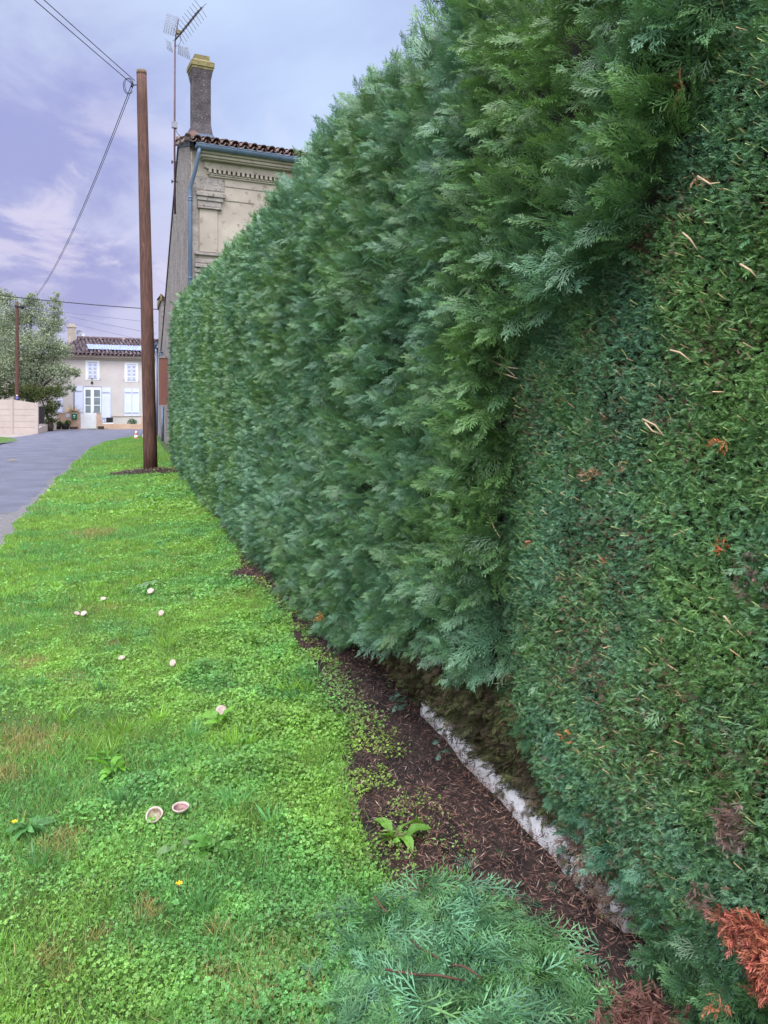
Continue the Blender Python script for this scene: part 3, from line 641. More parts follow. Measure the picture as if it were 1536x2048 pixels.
def lonespray(px, py, yaw, s0, colr, label, mname='clip', zoff=.035):
    p = gnd(px, py); o_ = Cloud(); d = np.array([[math.cos(yaw), math.sin(yaw), .08]])
    pos = np.array([[p.x, p.y, float(gz(p.x, p.y)) + zoff]]) - d * s0 * .5
    for q in range(2): o_.add(BN[q][0], BN[q][1], frames(d, np.array([.15 * q])), np.array([s0]), pos + np.array([[0, 0, .006 * q]]), np.array([colr]), np.array([colr]) * 1.4)
    tag(o_.build('cut_spray', mname), label, 'cut spray', 'loose cut cypress sprays around the heap')
lonespray(1012, 1730, 1.1, .12, (.05, .13, .06), 'small green cut spray lying on the soil beside the orange-red sprig')
lonespray(1043, 1790, 1.9, .13, (.05, .12, .08), 'blue-green cut spray on the mulch between the heap and the concrete edging')
lonespray(622, 1955, 1.6, .12, (.11, .24, .12), 'pale curled cut spray in the clover left of the heap')
lonespray(1010, 1690, 2.8, .14, (.36, .09, .05), 'orange-red dead sprig lying against the concrete edging', 'dead')
for pp, r0, lab in ((((770, 1940), (830, 1950), (930, 1958)), .0035, 'long bare reddish twig across the front of the clippings heap'), (((822, 1882), (850, 1900), (880, 1920)), .003, 'short reddish twig in the middle of the clippings heap'), (((748, 1792), (762, 1808), (776, 1822)), .003, 'brown twig poking out of the upper left of the clippings heap'), (((895, 1928), (930, 1940), (965, 1952)), .003, 'thin reddish twig right of the long twig in the heap')):
    b = MB(); q_ = [gnd(u, v, .10) for u, v in pp]; q_ = [q_[0].lerp(q_[1], .5 * k) if k < 2 else q_[1].lerp(q_[2], .5 * (k - 2)) for k in range(5)]; b.tube([v + Vector((0, 0, rng.normal(0, .005))) for v in q_], [r0 * .8, r0, r0 * .9, r0 * .8, r0 * .5], 6); tag(b.build('twig', 'twigred'), lab, 'twig', 'twigs in the clippings heap')

# ------------------------------------------------------------------ concrete edging
def edging(y0, y1, x0, label, w=.155, h=.11, skew=0.):
    n = int((y1 - y0) / .025); b = MB(); rings = []
    for j in range(n + 1):
        f = j / n; y = y0 + (y1 - y0) * f; wob = .022 * (float(fbm(y, 1., 6, 90)) - .5) + skew * f; hh = h * (.8 + .35 * float(fbm(y, 2., 5, 91)))
        e = .02 * (1 if 0 < j < n else .4)
        prof = [(x0 + wob - .01, -.08), (x0 + wob, hh * .45), (x0 + wob + .010, hh - .018), (x0 + wob + .03, hh), (x0 + w, hh + .006), (x0 + w, -.08)]
        rings.append([b.bm.verts.new((p[0] + rng.normal(0, .0015), y, p[1] + rng.normal(0, .0015))) for p in prof])
    for a, c in zip(rings, rings[1:]):
        for i in range(6): b.bm.faces.new((a[i], a[(i + 1) % 6], c[(i + 1) % 6], c[i]))
    b.bm.faces.new(rings[0]); b.bm.faces.new(rings[-1][::-1])
    return tag(b.build('concrete_edging', 'concrete'), label, 'edging', 'concrete edging under the hedge')
edging(2.045, 3.4, 1.295, 'long pale concrete edging half buried in mulch under the brown bare foliage', skew=.03)
edging(1.78, 2.025, 1.295, 'short broken concrete block at the near end of the edging, partly under dead twigs', h=.12)

# ivy leaves by the edging
IV = (np.array([(0, 0, 0), (.5, .25, -.1), (0, .5, .05), (-.5, .25, -.1), (0, .35, .05), (.42, .65, -.08), (0, 1.05, 0), (-.42, .65, -.08)]), np.array([0., .3, .4, .3, .3, .6, .8, .6]))
for px, py, k, lab in ((800, 1392, 22, 'dark ivy clump at the far end of the concrete edging'), (886, 1492, 6, 'few grey-green ivy leaves over the middle of the concrete edging'), (1125, 1696, 6, 'dark green ivy leaves by the clipped foliage above the edging'), (1160, 1735, 3, 'two small light ivy leaves above the gap in the edging')):
    p = gnd(px, py, .16); o_ = Cloud(); n = k; P = np.array(p)[None, :] + rng.normal(0, 1, (n, 3)) * np.array((.025, .04, .035)); d = np.stack([-np.ones(n), rng.normal(-.4, .5, n), rng.normal(-.4, .5, n)], 1)
    o_.add(IV[0], IV[1], frames(d, rng.normal(0, .4, n)), .03 * rng.uniform(.7, 1.3, n), P, np.array((.045, .085, .06)) * rng.uniform(.7, 1.6, (n, 1)))
    tag(o_.build('ivy', 'grass'), lab, 'ivy', 'ivy sprigs at the hedge foot')

# ------------------------------------------------------------------ weeds with broad leaves, flowers, mushrooms
LONG = []
def _lw(f): return .03 + .15 * math.sin(min(1, f * 1.02) ** 1.35 * math.pi) ** .8 if f < .98 else .02
for k_ in range(9):
    f0, f1 = k_ / 9, (k_ + 1) / 9; w0, w1 = _lw(f0), _lw(f1); z0, z1 = .25 * f0 - .5 * f0 ** 3, .25 * f1 - .5 * f1 ** 3
    LONG += [(-w0, f0, z0), (0, f0, z0 - .02), (0, f1, z1 - .02), (-w1, f1, z1), (0, f0, z0 - .02), (w0, f0, z0), (w1, f1, z1), (0, f1, z1 - .02)]
LONG = np.array(LONG)
def weed(px, py, k, s0, colr, label, lift=.5, wide=1.):
    p = gnd(px, py); n = k; a = rng.uniform(0, 6.28) + np.arange(k) * 2.4 + rng.normal(0, .5, n); d = np.stack([np.cos(a), np.sin(a), rng.uniform(.1, 1., n) * lift], 1)
    o_ = Cloud(); b0 = np.array((p.x, p.y, float(gz(p.x, p.y)) + .012)) + rng.normal(0, .012, (n, 3)) * np.array((1, 1, .2)); Rr = frames(d, rng.normal(0, .45, n)); ss = s0 * rng.uniform(.45, 1.2, n); cc = np.array(colr) * rng.uniform(.7, 1.3, (n, 1))
    for q in range(n):      # every leaf with its own width, waviness and bend
        T = LONG * np.array((wide * rng.uniform(.7, 1.25), 1, rng.uniform(.4, 1.6))); T[:, 0] += .08 * np.sin(T[:, 1] * 4 + q); T[:, 2] += .03 * np.sin(T[:, 1] * 17 + q * 2.) * np.sign(T[:, 0])
        o_.add(T, LONG[:, 1] * .6, Rr[q:q + 1], ss[q:q + 1], b0[q:q + 1], cc[q:q + 1], None, .04)
    tag(o_.build('broad_leaf_weed', 'grass'), label, 'weed', 'broad leaved weeds in the verge')
weed(792, 1690, 13, .105, (.15, .32, .05), 'pale green rosette weed at the soil edge above the clippings heap', 1.1, 1.3)
weed(425, 1712, 20, .075, (.075, .20, .035), 'dark leafy rosette weed in the clover, left of the pale rosette weed', .6, 1.0)
weed(350, 1715, 6, .065, (.14, .24, .09), 'flattened grey-green weed leaves beside the dark rosette', .25, 1.3)
weed(230, 1550, 12, .07, (.12, .30, .03), 'bright yellow-green dock leaves left of the two open mushrooms', .9, 1.1)
weed(440, 1455, 5, .09, (.13, .31, .03), 'upright green leaves just below the pink mushroom', 1.4, 1.2)
weed(500, 1290, 8, .11, (.12, .26, .06), 'leafy weed beside the soil at the middle of the verge', .8, 1.2)
weed(690, 1450, 10, .08, (.12, .28, .06), 'small round leaved weed on the dark soil edge', 1.0, 2.0)
weed(300, 1172, 9, .12, (.12, .22, .09), 'grey-green weed patch behind the farthest white mushroom', .5, 1.2)
weed(60, 1660, 16, .075, (.07, .19, .05), 'dark green plant cluster at the left edge of the lawn near the dandelion', .5, 1.0)
weed(210, 1520, 9, .10, (.10, .26, .03), 'green leaves in the clover behind the bright dock leaves', .7, 1.0)
weed(1230, 1985, 5, .08, (.06, .14, .05), 'dark weed leaves on the mulch right of the heap', .8, 1.4)
def flower(px, py, label):
    p = gnd(px, py, .04); e = tag(empty('dandelion', (p.x, p.y, float(gz(p.x, p.y)))), label, 'flower', 'yellow dandelions in the lawn')
    b = MB(); b.tube([(0, 0, 0), (0, 0, .045)], .0015, 5); b.build('stem', 'bark', e)
    b = MB()
    for k in range(14):
        a = k * 2.4; r = .0045 + .003 * (k % 3); b.quad((0, 0, .046), (r * math.cos(a - .25), r * math.sin(a - .25), .05), (r * 1.3 * math.cos(a), r * 1.3 * math.sin(a), .049), (r * math.cos(a + .25), r * math.sin(a + .25), .05))
    b.build('petals', 'yellow', e)
flower(357, 1775, 'small yellow flower low in the clover below the mushrooms'); flower(28, 1645, 'tiny yellow flower near the left edge of the lawn')
def mushroom(px, py, r, tilt, yaw, style, label, z=.035):
    p = gnd(px, py, z); e = tag(empty('mushroom', (p.x, p.y, z + float(gz(p.x, p.y)))), label, 'mushroom', 'pale mushrooms scattered in the lawn')
    e.rotation_euler = (tilt, 0, yaw)
    b = MB(); n = 28
    if style == 'cup':      # upturned cap: thick rolled rim round a hollow
        b.lathe([(r * .12, -r * .62), (r * .55, -r * .52), (r * .9, -r * .2), (r * 1.0, .0), (r * .97, r * .06), (r * .86, r * .05), (r * .80, -r * .02), (r * .77, -r * .10)], n, wob=.05, top=False); b.build('cap', 'mush', e)
        b = MB(); b.lathe([(r * .80, -r * .021), (r * .76, -r * .22), (r * .50, -r * .42), (r * .1, -r * .46)], n, wob=.05, bot=False); b.build('gills', 'gill' if 'pink' in label else 'gillbrown', e)
        b = MB(); b.tube([(0, 0, -r * .55), (.002, 0, -r * 1.5)], [r * .28, r * .3], 12); b.build('stem', 'mush', e)
    else:                   # domed, slightly broken cap
        b.lathe([(r * .86, -r * .22), (r * 1.0, -r * .14), (r * .97, r * .0), (r * .72, r * .10), (r * .35, r * .02), (r * .06, -r * .06)], n, wob=.12); b.build('cap', 'mush', e)
        b = MB(); b.tube([(0, 0, -r * .2), (.002, 0, -r * 1.4)], [r * .25, r * .28], 10); b.build('stem', 'mush', e)
mushroom(308, 1632, .031, R(30), R(-25), 'cup', 'open brown-stained mushroom cup, the left of the two near ones side by side')
mushroom(361, 1617, .031, R(4), R(-14), 'cup', 'open mushroom cup with pink inside, the right of the two near ones side by side', .045)
mushroom(443, 1424, .026, R(50), R(10), 'dome', 'pinkish white mushroom cap standing tilted above upright green leaves', .05)
mushroom(155, 1226, .021, R(30), R(60), 'dome', 'tan mushroom, left of a touching pair', .04); mushroom(167, 1226, .022, R(34), R(-30), 'dome', 'tan mushroom, right of a touching pair', .04)
mushroom(207, 1198, .021, R(22), R(5), 'dome', 'single tan mushroom just behind the touching pair', .04)
mushroom(301, 1179, .027, R(35), R(-20), 'dome', 'bright white mushroom, farthest away in the lawn', .05)
mushroom(322, 1223, .022, R(60), R(-30), 'dome', 'white narrow mushroom below the farthest white one', .04)
mushroom(243, 1317, .021, R(20), R(-40), 'dome', 'pale mushroom lying flat in the middle of the lawn, left of another', .03)
mushroom(345, 1327, .020, R(60), R(-30), 'dome', 'small peach mushroom standing right of the flat pale one', .04)
# a fallen brown leaf on the road
b = MB(); p = gnd(24, 921); b.quad((p.x - .12, p.y, .01), (p.x, p.y - .06, .0), (p.x + .14, p.y, .02), (p.x, p.y + .08, .03)); tag(b.build('dead_leaf', 'lichen'), 'flattened brown leaf lying alone on the grey road', 'leaf')

# ------------------------------------------------------------------ utility poles and cables
def utility_pole(base, top, r0, r1, label, m='pole', far=False):
    e = tag(empty('utility_pole', base), label, 'utility pole', 'wooden utility poles')
    d = Vector(top) - Vector(base); b = MB(); k = 14
    pts_ = [d * (i / k) for i in range(k + 1)]
    b.tube(pts_, [(r0 + (r1 - r0) * i / k) * (1 + .012 * math.sin(i * 2.1)) for i in range(k + 1)], 20); b.build('pole', m, e)
    return e, d
pb = at(301.5, 946, 16.8); pt = at(283, 143, 16.8)
e, d = utility_pole((pb.x, pb.y, pb.z - .05), pt, .150, .107, 'tall dark wooden utility pole leaning in the grass beside the hedge')
b = MB(); b.tube([d * .992, d * 1.002], [.1085, .108], 20); b.build('cap', 'poletop', e)
hp = at(266, 170, 16.7) - Vector(e.location)
b = MB(); b.tube([d * .967, hp], .012, 6); b.tube([hp + Vector((-.03, 0, -.05)), hp + Vector((-.02, 0, .06))], .02, 8); b.build('bracket', 'dark', e)
b = MB()
for k in range(2):
    c0 = hp + Vector((-.08 - .03 * k, 0, -.03)); b.tube([c0 + Vector((math.cos(a) * .09, .02 * k, math.sin(a) * .17)) for a in np.linspace(0, 5.6, 18)], .008, 5)
b.build('wire_loop', 'cable', e)
def collar(frac, rr, m, name, h=.02):
    b = MB(); b.tube([d * frac, d * (frac + h)], [rr, rr], 20); b.build(name, m, e)
fb = at(34, 866, 41); ft = at(34, 604, 41)
fe, fd = utility_pole((fb.x, fb.y, 0), ft, .115, .085, 'slim dark wooden utility pole standing in front of the cream panel fence')
q = at(46, 614, 40.9) - fe.location; q0 = at(30, 611, 40.9) - fe.location
b = MB(); b.tube([q0, q], .05, 8); b.tube([at(40, 612, 40.8) - fe.location, q + Vector((.05, 0, -.03))], .11, 8); b.build('insulator', 'dark', fe)
b = MB(); c0 = at(34, 796, 40.8) - fe.location; b.box(c0.x - .05, c0.x + .05, c0.y - .02, c0.y + .02, c0.z - .06, c0.z + .06); b.build('plate', 'sign', fe)
b = MB(); c0 = at(34, 791, 40.8) - fe.location; b.box(c0.x - .03, c0.x + .03, c0.y - .02, c0.y + .02, c0.z - .03, c0.z + .03); b.build('tag', 'white', fe)
def cable(a, c, sag, r, label, m='cable', n=24):
    a, c = Vector(a), Vector(c); b = MB()
    b.tube([a.lerp(c, i / n) - Vector((0, 0, 4 * sag * (i / n) * (1 - i / n))) for i in range(n + 1)], r, 6)
    return tag(b.build('overhead_cable', m), label, 'cable', 'overhead cables')
A1 = at(269, 161, 16.7); A2 = at(262, 166, 16.7)
cable(A1, A1 + Vector((-1.39, -3.0, -.02)) * 9, .25, .008, 'overhead cable from the tall pole to the top left, the upper of two')
cable(A2, A2 + Vector((-1.40, -3.05, -.04)) * 9, .28, .008, 'overhead cable from the tall pole to the top left, the lower of two')
E1 = at(46, 613, 41)
cable(at(262, 172, 16.7), E1 + Vector((0, 0, -.02)), .90, .0085, 'sagging cable from the tall pole down to the far pole, the left one')
cable(at(266, 172, 16.7), E1 + Vector((.12, 0, 0)), .84, .007, 'sagging cable from the tall pole down to the far pole, the right one')
cable(at(-60, 584, 30), at(318, 619, 36), .06, .020, 'thick black cable crossing behind the tall pole to the grey house')
cable(E1, at(312, 645.5, 40), .03, .010, 'thin pale cable from the far pole, topmost of three beside the far house', 'cableblue')
cable(E1, at(312, 668, 41), .03, .012, 'thin pale cable from the far pole, middle of three beside the far house', 'cableblue')
cable(E1 + Vector((0, 0, -.25)), at(312, 686, 42), .03, .009, 'thin pale cable from the far pole, lowest of three beside the far house', 'cableblue')
cable(at(-40, 613, 41), at(31, 611, 41), .01, .010, 'short thin cable reaching the far pole from the left edge', 'cableblue')

# ------------------------------------------------------------------ roofs
def tiles(width, slope_len, pitch, cover_r=.095, sp=.235, seg=.34, n=7, channel=True, x_off=0., jit=.008):
    """canal tiles in a local frame: x along the eave, y up the slope in plan, z up"""
    b = MB(); ca, sa = math.cos(pitch), math.sin(pitch); nc = int(width / sp); ns = max(1, int(slope_len / seg))
    def P(x, s, h): return (x + x_off, s * ca - h * sa, s * sa + h * ca)
    for c in range(nc + 1):
        x0 = c * sp
        for k in range(ns):
            s0 = k * seg - .05; s1 = (k + 1) * seg; j = rng.normal(0, jit, 2); r0 = cover_r * 1.12; r1 = cover_r * .92
            ra = []; rb = []
            for i in range(n + 1):
                a = math.pi * i / n; ra.append(b.bm.verts.new(P(x0 + j[0] + r0 * math.cos(a), s0, .055 + r0 * math.sin(a) + j[1] * .5))); rb.append(b.bm.verts.new(P(x0 + j[0] + r1 * math.cos(a), s1, .030 + r1 * math.sin(a))))
            for i in range(n): f = b.bm.faces.new((ra[i], ra[i + 1], rb[i + 1], rb[i])); f.smooth = True
            if k == 0:
                rc = [b.bm.verts.new(P(x0 + j[0] + (r0 - .016) * math.cos(math.pi * i / n), s0 + .002, .055 + (r0 - .016) * math.sin(math.pi * i / n))) for i in range(n + 1)]
                rd = [b.bm.verts.new(P(x0 + j[0] + (r0 - .016) * math.cos(math.pi * i / n), s0 + .30, .045 + (r0 - .016) * math.sin(math.pi * i / n))) for i in range(n + 1)]
                for i in range(n): b.bm.faces.new((ra[i], rc[i], rc[i + 1], ra[i + 1])); b.bm.faces.new((rc[i], rd[i], rd[i + 1], rc[i + 1]))
        if channel:
            xc = x0 + sp / 2; rr = sp * .42; e0 = []; e1 = []; e2 = []
            for i in range(5):
                a = math.pi + math.pi * i / 4; e0.append(b.bm.verts.new(P(xc + rr * math.cos(a), -.10, .07 + rr * .75 * math.sin(a)))); e1.append(b.bm.verts.new(P(xc + rr * math.cos(a), slope_len, .07 + rr * .75 * math.sin(a))))
                e2.append(b.bm.verts.new(P(xc + rr * math.cos(a), -.10, .07 + rr * .75 * math.sin(a) - .018)))
            for i in range(4): b.bm.faces.new((e0[i], e0[i + 1], e1[i + 1], e1[i])); b.bm.faces.new((e0[i], e2[i], e2[i + 1], e0[i + 1]))
    return b

# ------------------------------------------------------------------ near house
NF = Face((1.5, 19.3), .992, .125)
house = tag(empty('stone_house', (1.5, 19.3, 0), NF.rz), 'old stone house with grey pebbledash gable rising behind the hedge', 'house')
inv = lambda p: Matrix.Rotation(-NF.rz, 3, 'Z') @ (Vector(p) - Vector((1.5, 19.3, 0)))
WH = 10.5                    # facade length
ZE = 7.72
# body as a prism: plan (x from gable to WH), gable parallel to the lane
def prism(name, m, pts_w, parent, x1w):
    b = MB(); lo = [inv((p[0], p[1], p[2])) for p in pts_w]; hi = [inv((p[0] + x1w, p[1] + x1w * .125, p[2])) for p in pts_w]
    a = [b.bm.verts.new(p) for p in lo]; c = [b.bm.verts.new(p) for p in hi]; n = len(a)
    b.bm.faces.new(a); b.bm.faces.new(c[::-1])
    for i in range(n): b.bm.faces.new((a[i], c[i], c[(i + 1) % n], a[(i + 1) % n]))
    return b.build(name, m, parent)
prism('gable_wall', 'render', [(1.5, 19.36, -.1), (1.5, 35.3, -.1), (1.5, 35.3, 3.62), (1.5, 23.4, 9.12), (1.5, 19.36, 7.85)], house, 9.)
b = MB(); b.box(.03, WH, -.05, .06, -.1, ZE - .02); b.build('facade', 'stone', house)
# verge board / dark rake edge
for (p0, p1) in (((1.47, 19.0, 7.98), (1.47, 23.45, 9.34)), ((1.47, 23.4, 9.34), (1.47, 35.9, 3.58))):
    b = MB(); lo = [inv(p) for p in (p0, p1, (p1[0], p1[1], p1[2] - .24), (p0[0], p0[1], p0[2] - .24))]; hi = [q + Vector((.10, 0, 0)) for q in lo]
    a = [b.bm.verts.new(v) for v in lo]; c = [b.bm.verts.new(v) for v in hi]; b.bm.faces.new(a); b.bm.faces.new(c[::-1])
    for i in range(4): b.bm.faces.new((a[i], c[i], c[(i + 1) % 4], a[(i + 1) % 4]))
    b.build('verge_board', 'dark', house)
pit = math.atan2(9.20 - 7.92, 4.4)
def clip_gable(o):       # trim what would stick out past the gable plane (it runs along the lane)
    bm = bmesh.new(); bm.from_mesh(o.data); Mi = o.matrix_basis; no = Vector((.992, -.125, 0))
    co = Vector((-.12, 0, 0)); Li = Mi.inverted(); bmesh.ops.bisect_plane(bm, geom=bm.verts[:] + bm.edges[:] + bm.faces[:], plane_co=Li @ co, plane_no=Li.to_3x3() @ no, clear_inner=True)
    bm.to_mesh(o.data); bm.free()
tl = tiles(WH + .1, 4.75, pit); o = tl.build('front_roof', 'tile', house); o.location = (-.16, -.42, ZE + .10); clip_gable(o)
pb2 = math.atan2(9.24 - 3.62, 12.0); tl = tiles(WH - .6, 13.2, pb2, channel=False); o = tl.build('rear_roof', 'tile', house); o.rotation_euler = (0, 0, math.pi); q = inv((1.5 + 9.8, 35.9 + 1.1, 3.58)); o.location = q; clip_gable(o)
b = MB()
for k in range(12): b.tube([(.0, 4.10 + 0 * k, 0)] * 0 or [(-.02 + k * .85, 0, 0), (-.02 + k * .85 + .9, 0, .02)], [.12, .105], 10)
o = b.build('ridge_tiles', 'tile', house); q = inv((1.46, 23.4, 9.30)); o.location = q; clip_gable(o)
# tiles bedded along the near end of the verge
b = MB()
for k in range(5):
    s0 = k * .34; b.tube([inv((1.56, 19.0 + s0, 8.02 + s0 * .30)), inv((1.56, 19.36 + s0, 7.99 + (s0 + .36) * .30))], [.10, .085], 10)
b.build('verge_tiles', 'tile', house)
# gutter, downpipe
b = MB(); gx0, gx1, gy, gzz = .04, WH, -.46, ZE + .03; rr = .085; n = 8; pr = []
for xx in (gx0, gx1):
    pr.append([b.bm.verts.new((xx, gy + rr * math.cos(math.pi + math.pi * i / n), gzz + rr * 1.3 * math.sin(math.pi + math.pi * i / n))) for i in range(n + 1)] + [b.bm.verts.new((xx, gy + (rr - .01) * math.cos(-math.pi * i / n), gzz + 1.3 * (rr - .01) * math.sin(-math.pi * i / n))) for i in range(n + 1)])
m_ = len(pr[0])
for i in range(m_): f = b.bm.faces.new((pr[0][i], pr[0][(i + 1) % m_], pr[1][(i + 1) % m_], pr[1][i]))
b.bm.faces.new(pr[0]); b.bm.faces.new(pr[1][::-1])
b.tube([(gx0, gy - rr, gzz + .003), (gx1, gy - rr, gzz + .003)], .012, 6)
for k in range(9): xx = gx0 + .95 + k * 1.15; b.tube([(xx, gy + (rr + .008) * math.cos(math.pi + math.pi * i / n), gzz + (rr + .008) * 1.3 * math.sin(math.pi + math.pi * i / n)) for i in range(n + 1)], .008, 5)
b.build('gutter', 'zinc', house)
b = MB(); zb = NF.z(376, 395)
b.tube([(.13, gy, gzz - .08), (.12, gy + .02, gzz - .22), (.06, gy + .17, gzz - .62), (-.02, -.14, gzz - .98), (-.02, -.13, gzz - 1.15), (-.02, -.13, .1)], .048, 10)
for zz in (gzz - 1.2, gzz - 1.26, 4.6, 2.4): b.tube([(-.02, -.13, zz), (-.02, -.13, zz - .035)], .058, 10)
b.build('downpipe', 'zinc', house)
# cornice and mouldings (stacked courses stepping out)
def course(x0, x1, z0, z1, proj, nm='cornice', m='stone'):
    b = MB(); b.box(x0, x1, -.05 - proj, -.048, z0, z1); b.build(nm, m, house, bevel=.012)
xl = NF.x(393); xd = NF.x(415)
course(xl, WH, ZE - .13, ZE - .03, .33); course(xl + .05, WH, ZE - .20, ZE - .132, .27); course(xl + .10, WH, ZE - .235, ZE - .202, .22)
course(xl + .16, WH, ZE - .40, ZE - .24, .06, 'cornice'); course(xd - .02, WH, ZE - .56, ZE - .525, .075); course(xd + .02, WH, ZE - .60, ZE - .562, .05); course(xd - .05, WH, ZE - .43, ZE - .402, .10)
b = MB(); xx = xd
while xx < WH - .2: b.box(xx, xx + .062, -.17, -.05, ZE - .522, ZE - .432); xx += .118
b.build('dentils', 'stone', house)
course(xd + .06, WH, ZE - .80, ZE - .772, .02, 'string_course', 'stonegrey')
course(NF.x(392), NF.x(508), ZE - .98 - .17, ZE - .98 - .15, .016, 'string_course', 'stonegrey')
# pilaster with capital and base of the next order
c0, c1 = NF.x(391), NF.x(440)
for (zz0, zz1, pj, ex, mm_) in ((6.60, 6.70, .15, .10, 'stonegrey'), (6.50, 6.595, .11, .05, 'stonegrey'), (6.36, 6.495, .075, .0, 'stonegrey'), (6.31, 6.355, .095, .02, 'stonegrey')): course(c0 + .03 - ex * .3, c1 + ex, zz0, zz1, pj, 'capital', mm_)
course(NF.x(398), NF.x(434), 5.25, 6.305, .035, 'pilaster', 'stone'); course(.03, NF.x(396), 3., 6.9, .012, 'quoin', 'stonegrey'); course(.05, NF.x(448), 6.78, ZE - .62, .014, 'quoin', 'stonegrey')
for (zz0, zz1, pj) in ((5.17, 5.23, .09), (4.98, 5.10, .03), (4.86, 4.95, .12), (4.74, 4.84, .07), (4.62, 4.68, .10)): course(.10, 6., zz0, zz1, pj, 'band', 'stonegrey')
# chimney
ct = 21.6; cw = at(401, 275, ct); cz0 = 8.35
chb = empty('chimney', inv((cw.x, cw.y, 0))); chb.parent = house
Z = lambda py: EYE + (HOR - py) / F * ct
h = .235
b = MB(); b.box(-h - .17, h + .04, -.33, .33, cz0, Z(276)); b.frust(-h - .17, h + .04, -.33, .33, Z(276) + .001, -h, h, -.25, .25, Z(252)); b.build('chimney_base', 'chimney', chb)
b = MB(); b.box(-h, h, -.25, .25, Z(252) + .001, Z(165)); b.frust(-h, h, -.25, .25, Z(165), -h - .05, h + .05, -.30, .30, Z(146)); b.build('chimney_shaft', 'chimney', chb)
b = MB(); b.box(-h - .06, h + .06, -.31, .31, Z(146) + .003, Z(141)); b.box(-h - .085, h + .085, -.335, .335, Z(141) + .003, Z(132)); b.build('chimney_collar', 'lichen', chb)
b = MB(); b.frust(-h - .085, h + .085, -.335, .335, Z(132) + .003, -h + .03, h - .03, -.22, .22, Z(125)); b.box(-h + .03, h - .03, -.22, .22, Z(125) + .002, Z(116.5)); b.build('chimney_pot', 'lichen', chb)
b = MB(); b.box(-h - .19, h + .07, -.36, -.334, Z(284), Z(276)); b.build('flashing', 'zinc', chb)
# open brown shutter on the gable and small fittings
sY = 29.0
sp_ = at(336, 811, 28.0); sh = tag(empty('window_shutter', (1.5, 29, 0)), 'brown wooden shutter standing open from the grey gable', 'shutter')
p0 = at(318, 811, 28.0); x0_ = p0.x - 1.5; x1_ = sp_.x - 1.5
b = MB(); zt = EYE + (HOR - 716) / F * 28; zb_ = EYE; yy = p0.y - 29
b.box(x0_, x1_, yy - .02, yy + .02, zb_, zt); b.build('board', 'brown', sh)
b = MB(); b.box(x0_, x1_, yy - .05, yy + .05, zt + .003, zt + .08); b.build('top_rail', 'stonegrey', sh)

# antenna
AT = 22.7; ab = at(349, 430, AT)
ant = tag(empty('tv_antenna', (ab.x, ab.y, ab.z)), 'television antenna with grid reflector on a tall mast clamped to the gable', 'antenna')
la = lambda px, py, t=AT: at(px, py, t) - ant.location
b = MB(); b.tube([la(350, 428), la(349, 290), la(350, 85)], [.030, .028, .024], 8); b.tube([la(350, 85), la(356.5, 38)], .018, 8); b.build('mast', 'rust', ant)
b = MB(); p = la(349, 250); b.box(p.x - .08, p.x + .08, p.y - .05, p.y + .05, p.z - .09, p.z + .09); b.build('junction_box', 'alu', ant)
for py in (324, 363):
    b = MB(); p = la(344, py); q = la(362, py + 1, AT + .8); b.tube([p, q], .016, 6); b.tube([p + Vector((0, 0, .05)), p - Vector((0, 0, .05))], .02, 6); b.build('clamp', 'dark', ant)
s0_, s1_ = la(351, 80, AT), la(403, 15, 20.9)
b = MB(); b.tube([s0_, s1_], .017, 8); b.build('boom', 'rust', ant)
bd = (s1_ - s0_).normalized(); side = bd.cross(Vector((0, 0, 1))).normalized(); upv = side.cross(bd)
for k in range(10):
    b = MB(); c = s0_.lerp(s1_, .14 + .84 * k / 9); b.tube([c - upv * .03, c + upv * .03], .02, 6)
    for sg in (-1, 1):
        for ug in (-1, 1): b.tube([c, c + side * sg * .17 + upv * ug * .19 - bd * .03], .0065, 4)
    b.build('element', 'dark', ant)
def grid(cs, nu, nv, t):
    b = MB(); c = [la(u, v, t) for u, v in cs]
    for i in range(nu + 1): f = i / nu; b.tube([c[0].lerp(c[1], f), c[3].lerp(c[2], f)], .006, 4)
    for i in range(nv + 1): f = i / nv; b.tube([c[0].lerp(c[3], f), c[1].lerp(c[2], f)], .006, 4)
    b.build('reflector_grid', 'alu', ant)
grid(((334, 27), (359, 36), (350, 72), (327, 65)), 5, 12, AT + .05); grid(((357, 92), (376, 95), (380, 119), (356, 108)), 5, 9, AT + .05); grid(((330, 78), (342, 86), (345, 105), (336, 100)), 3, 7, AT + .1)
b = MB(); p = la(358, 65); b.box(p.x - .06, p.x + .06, p.y - .05, p.y + .05, p.z - .05, p.z + .05); b.build('dipole_box', 'lichen', ant)
b = MB(); b.tube([la(361, 68), la(362, 80), la(358, 90), la(352, 93), la(351, 84)], .01, 5); b.build('lead', 'cable', ant); b = MB(); b.tube([la(350, 252), la(354, 266), la(362, 274)], .009, 5); b.build('lead', 'cable', ant)

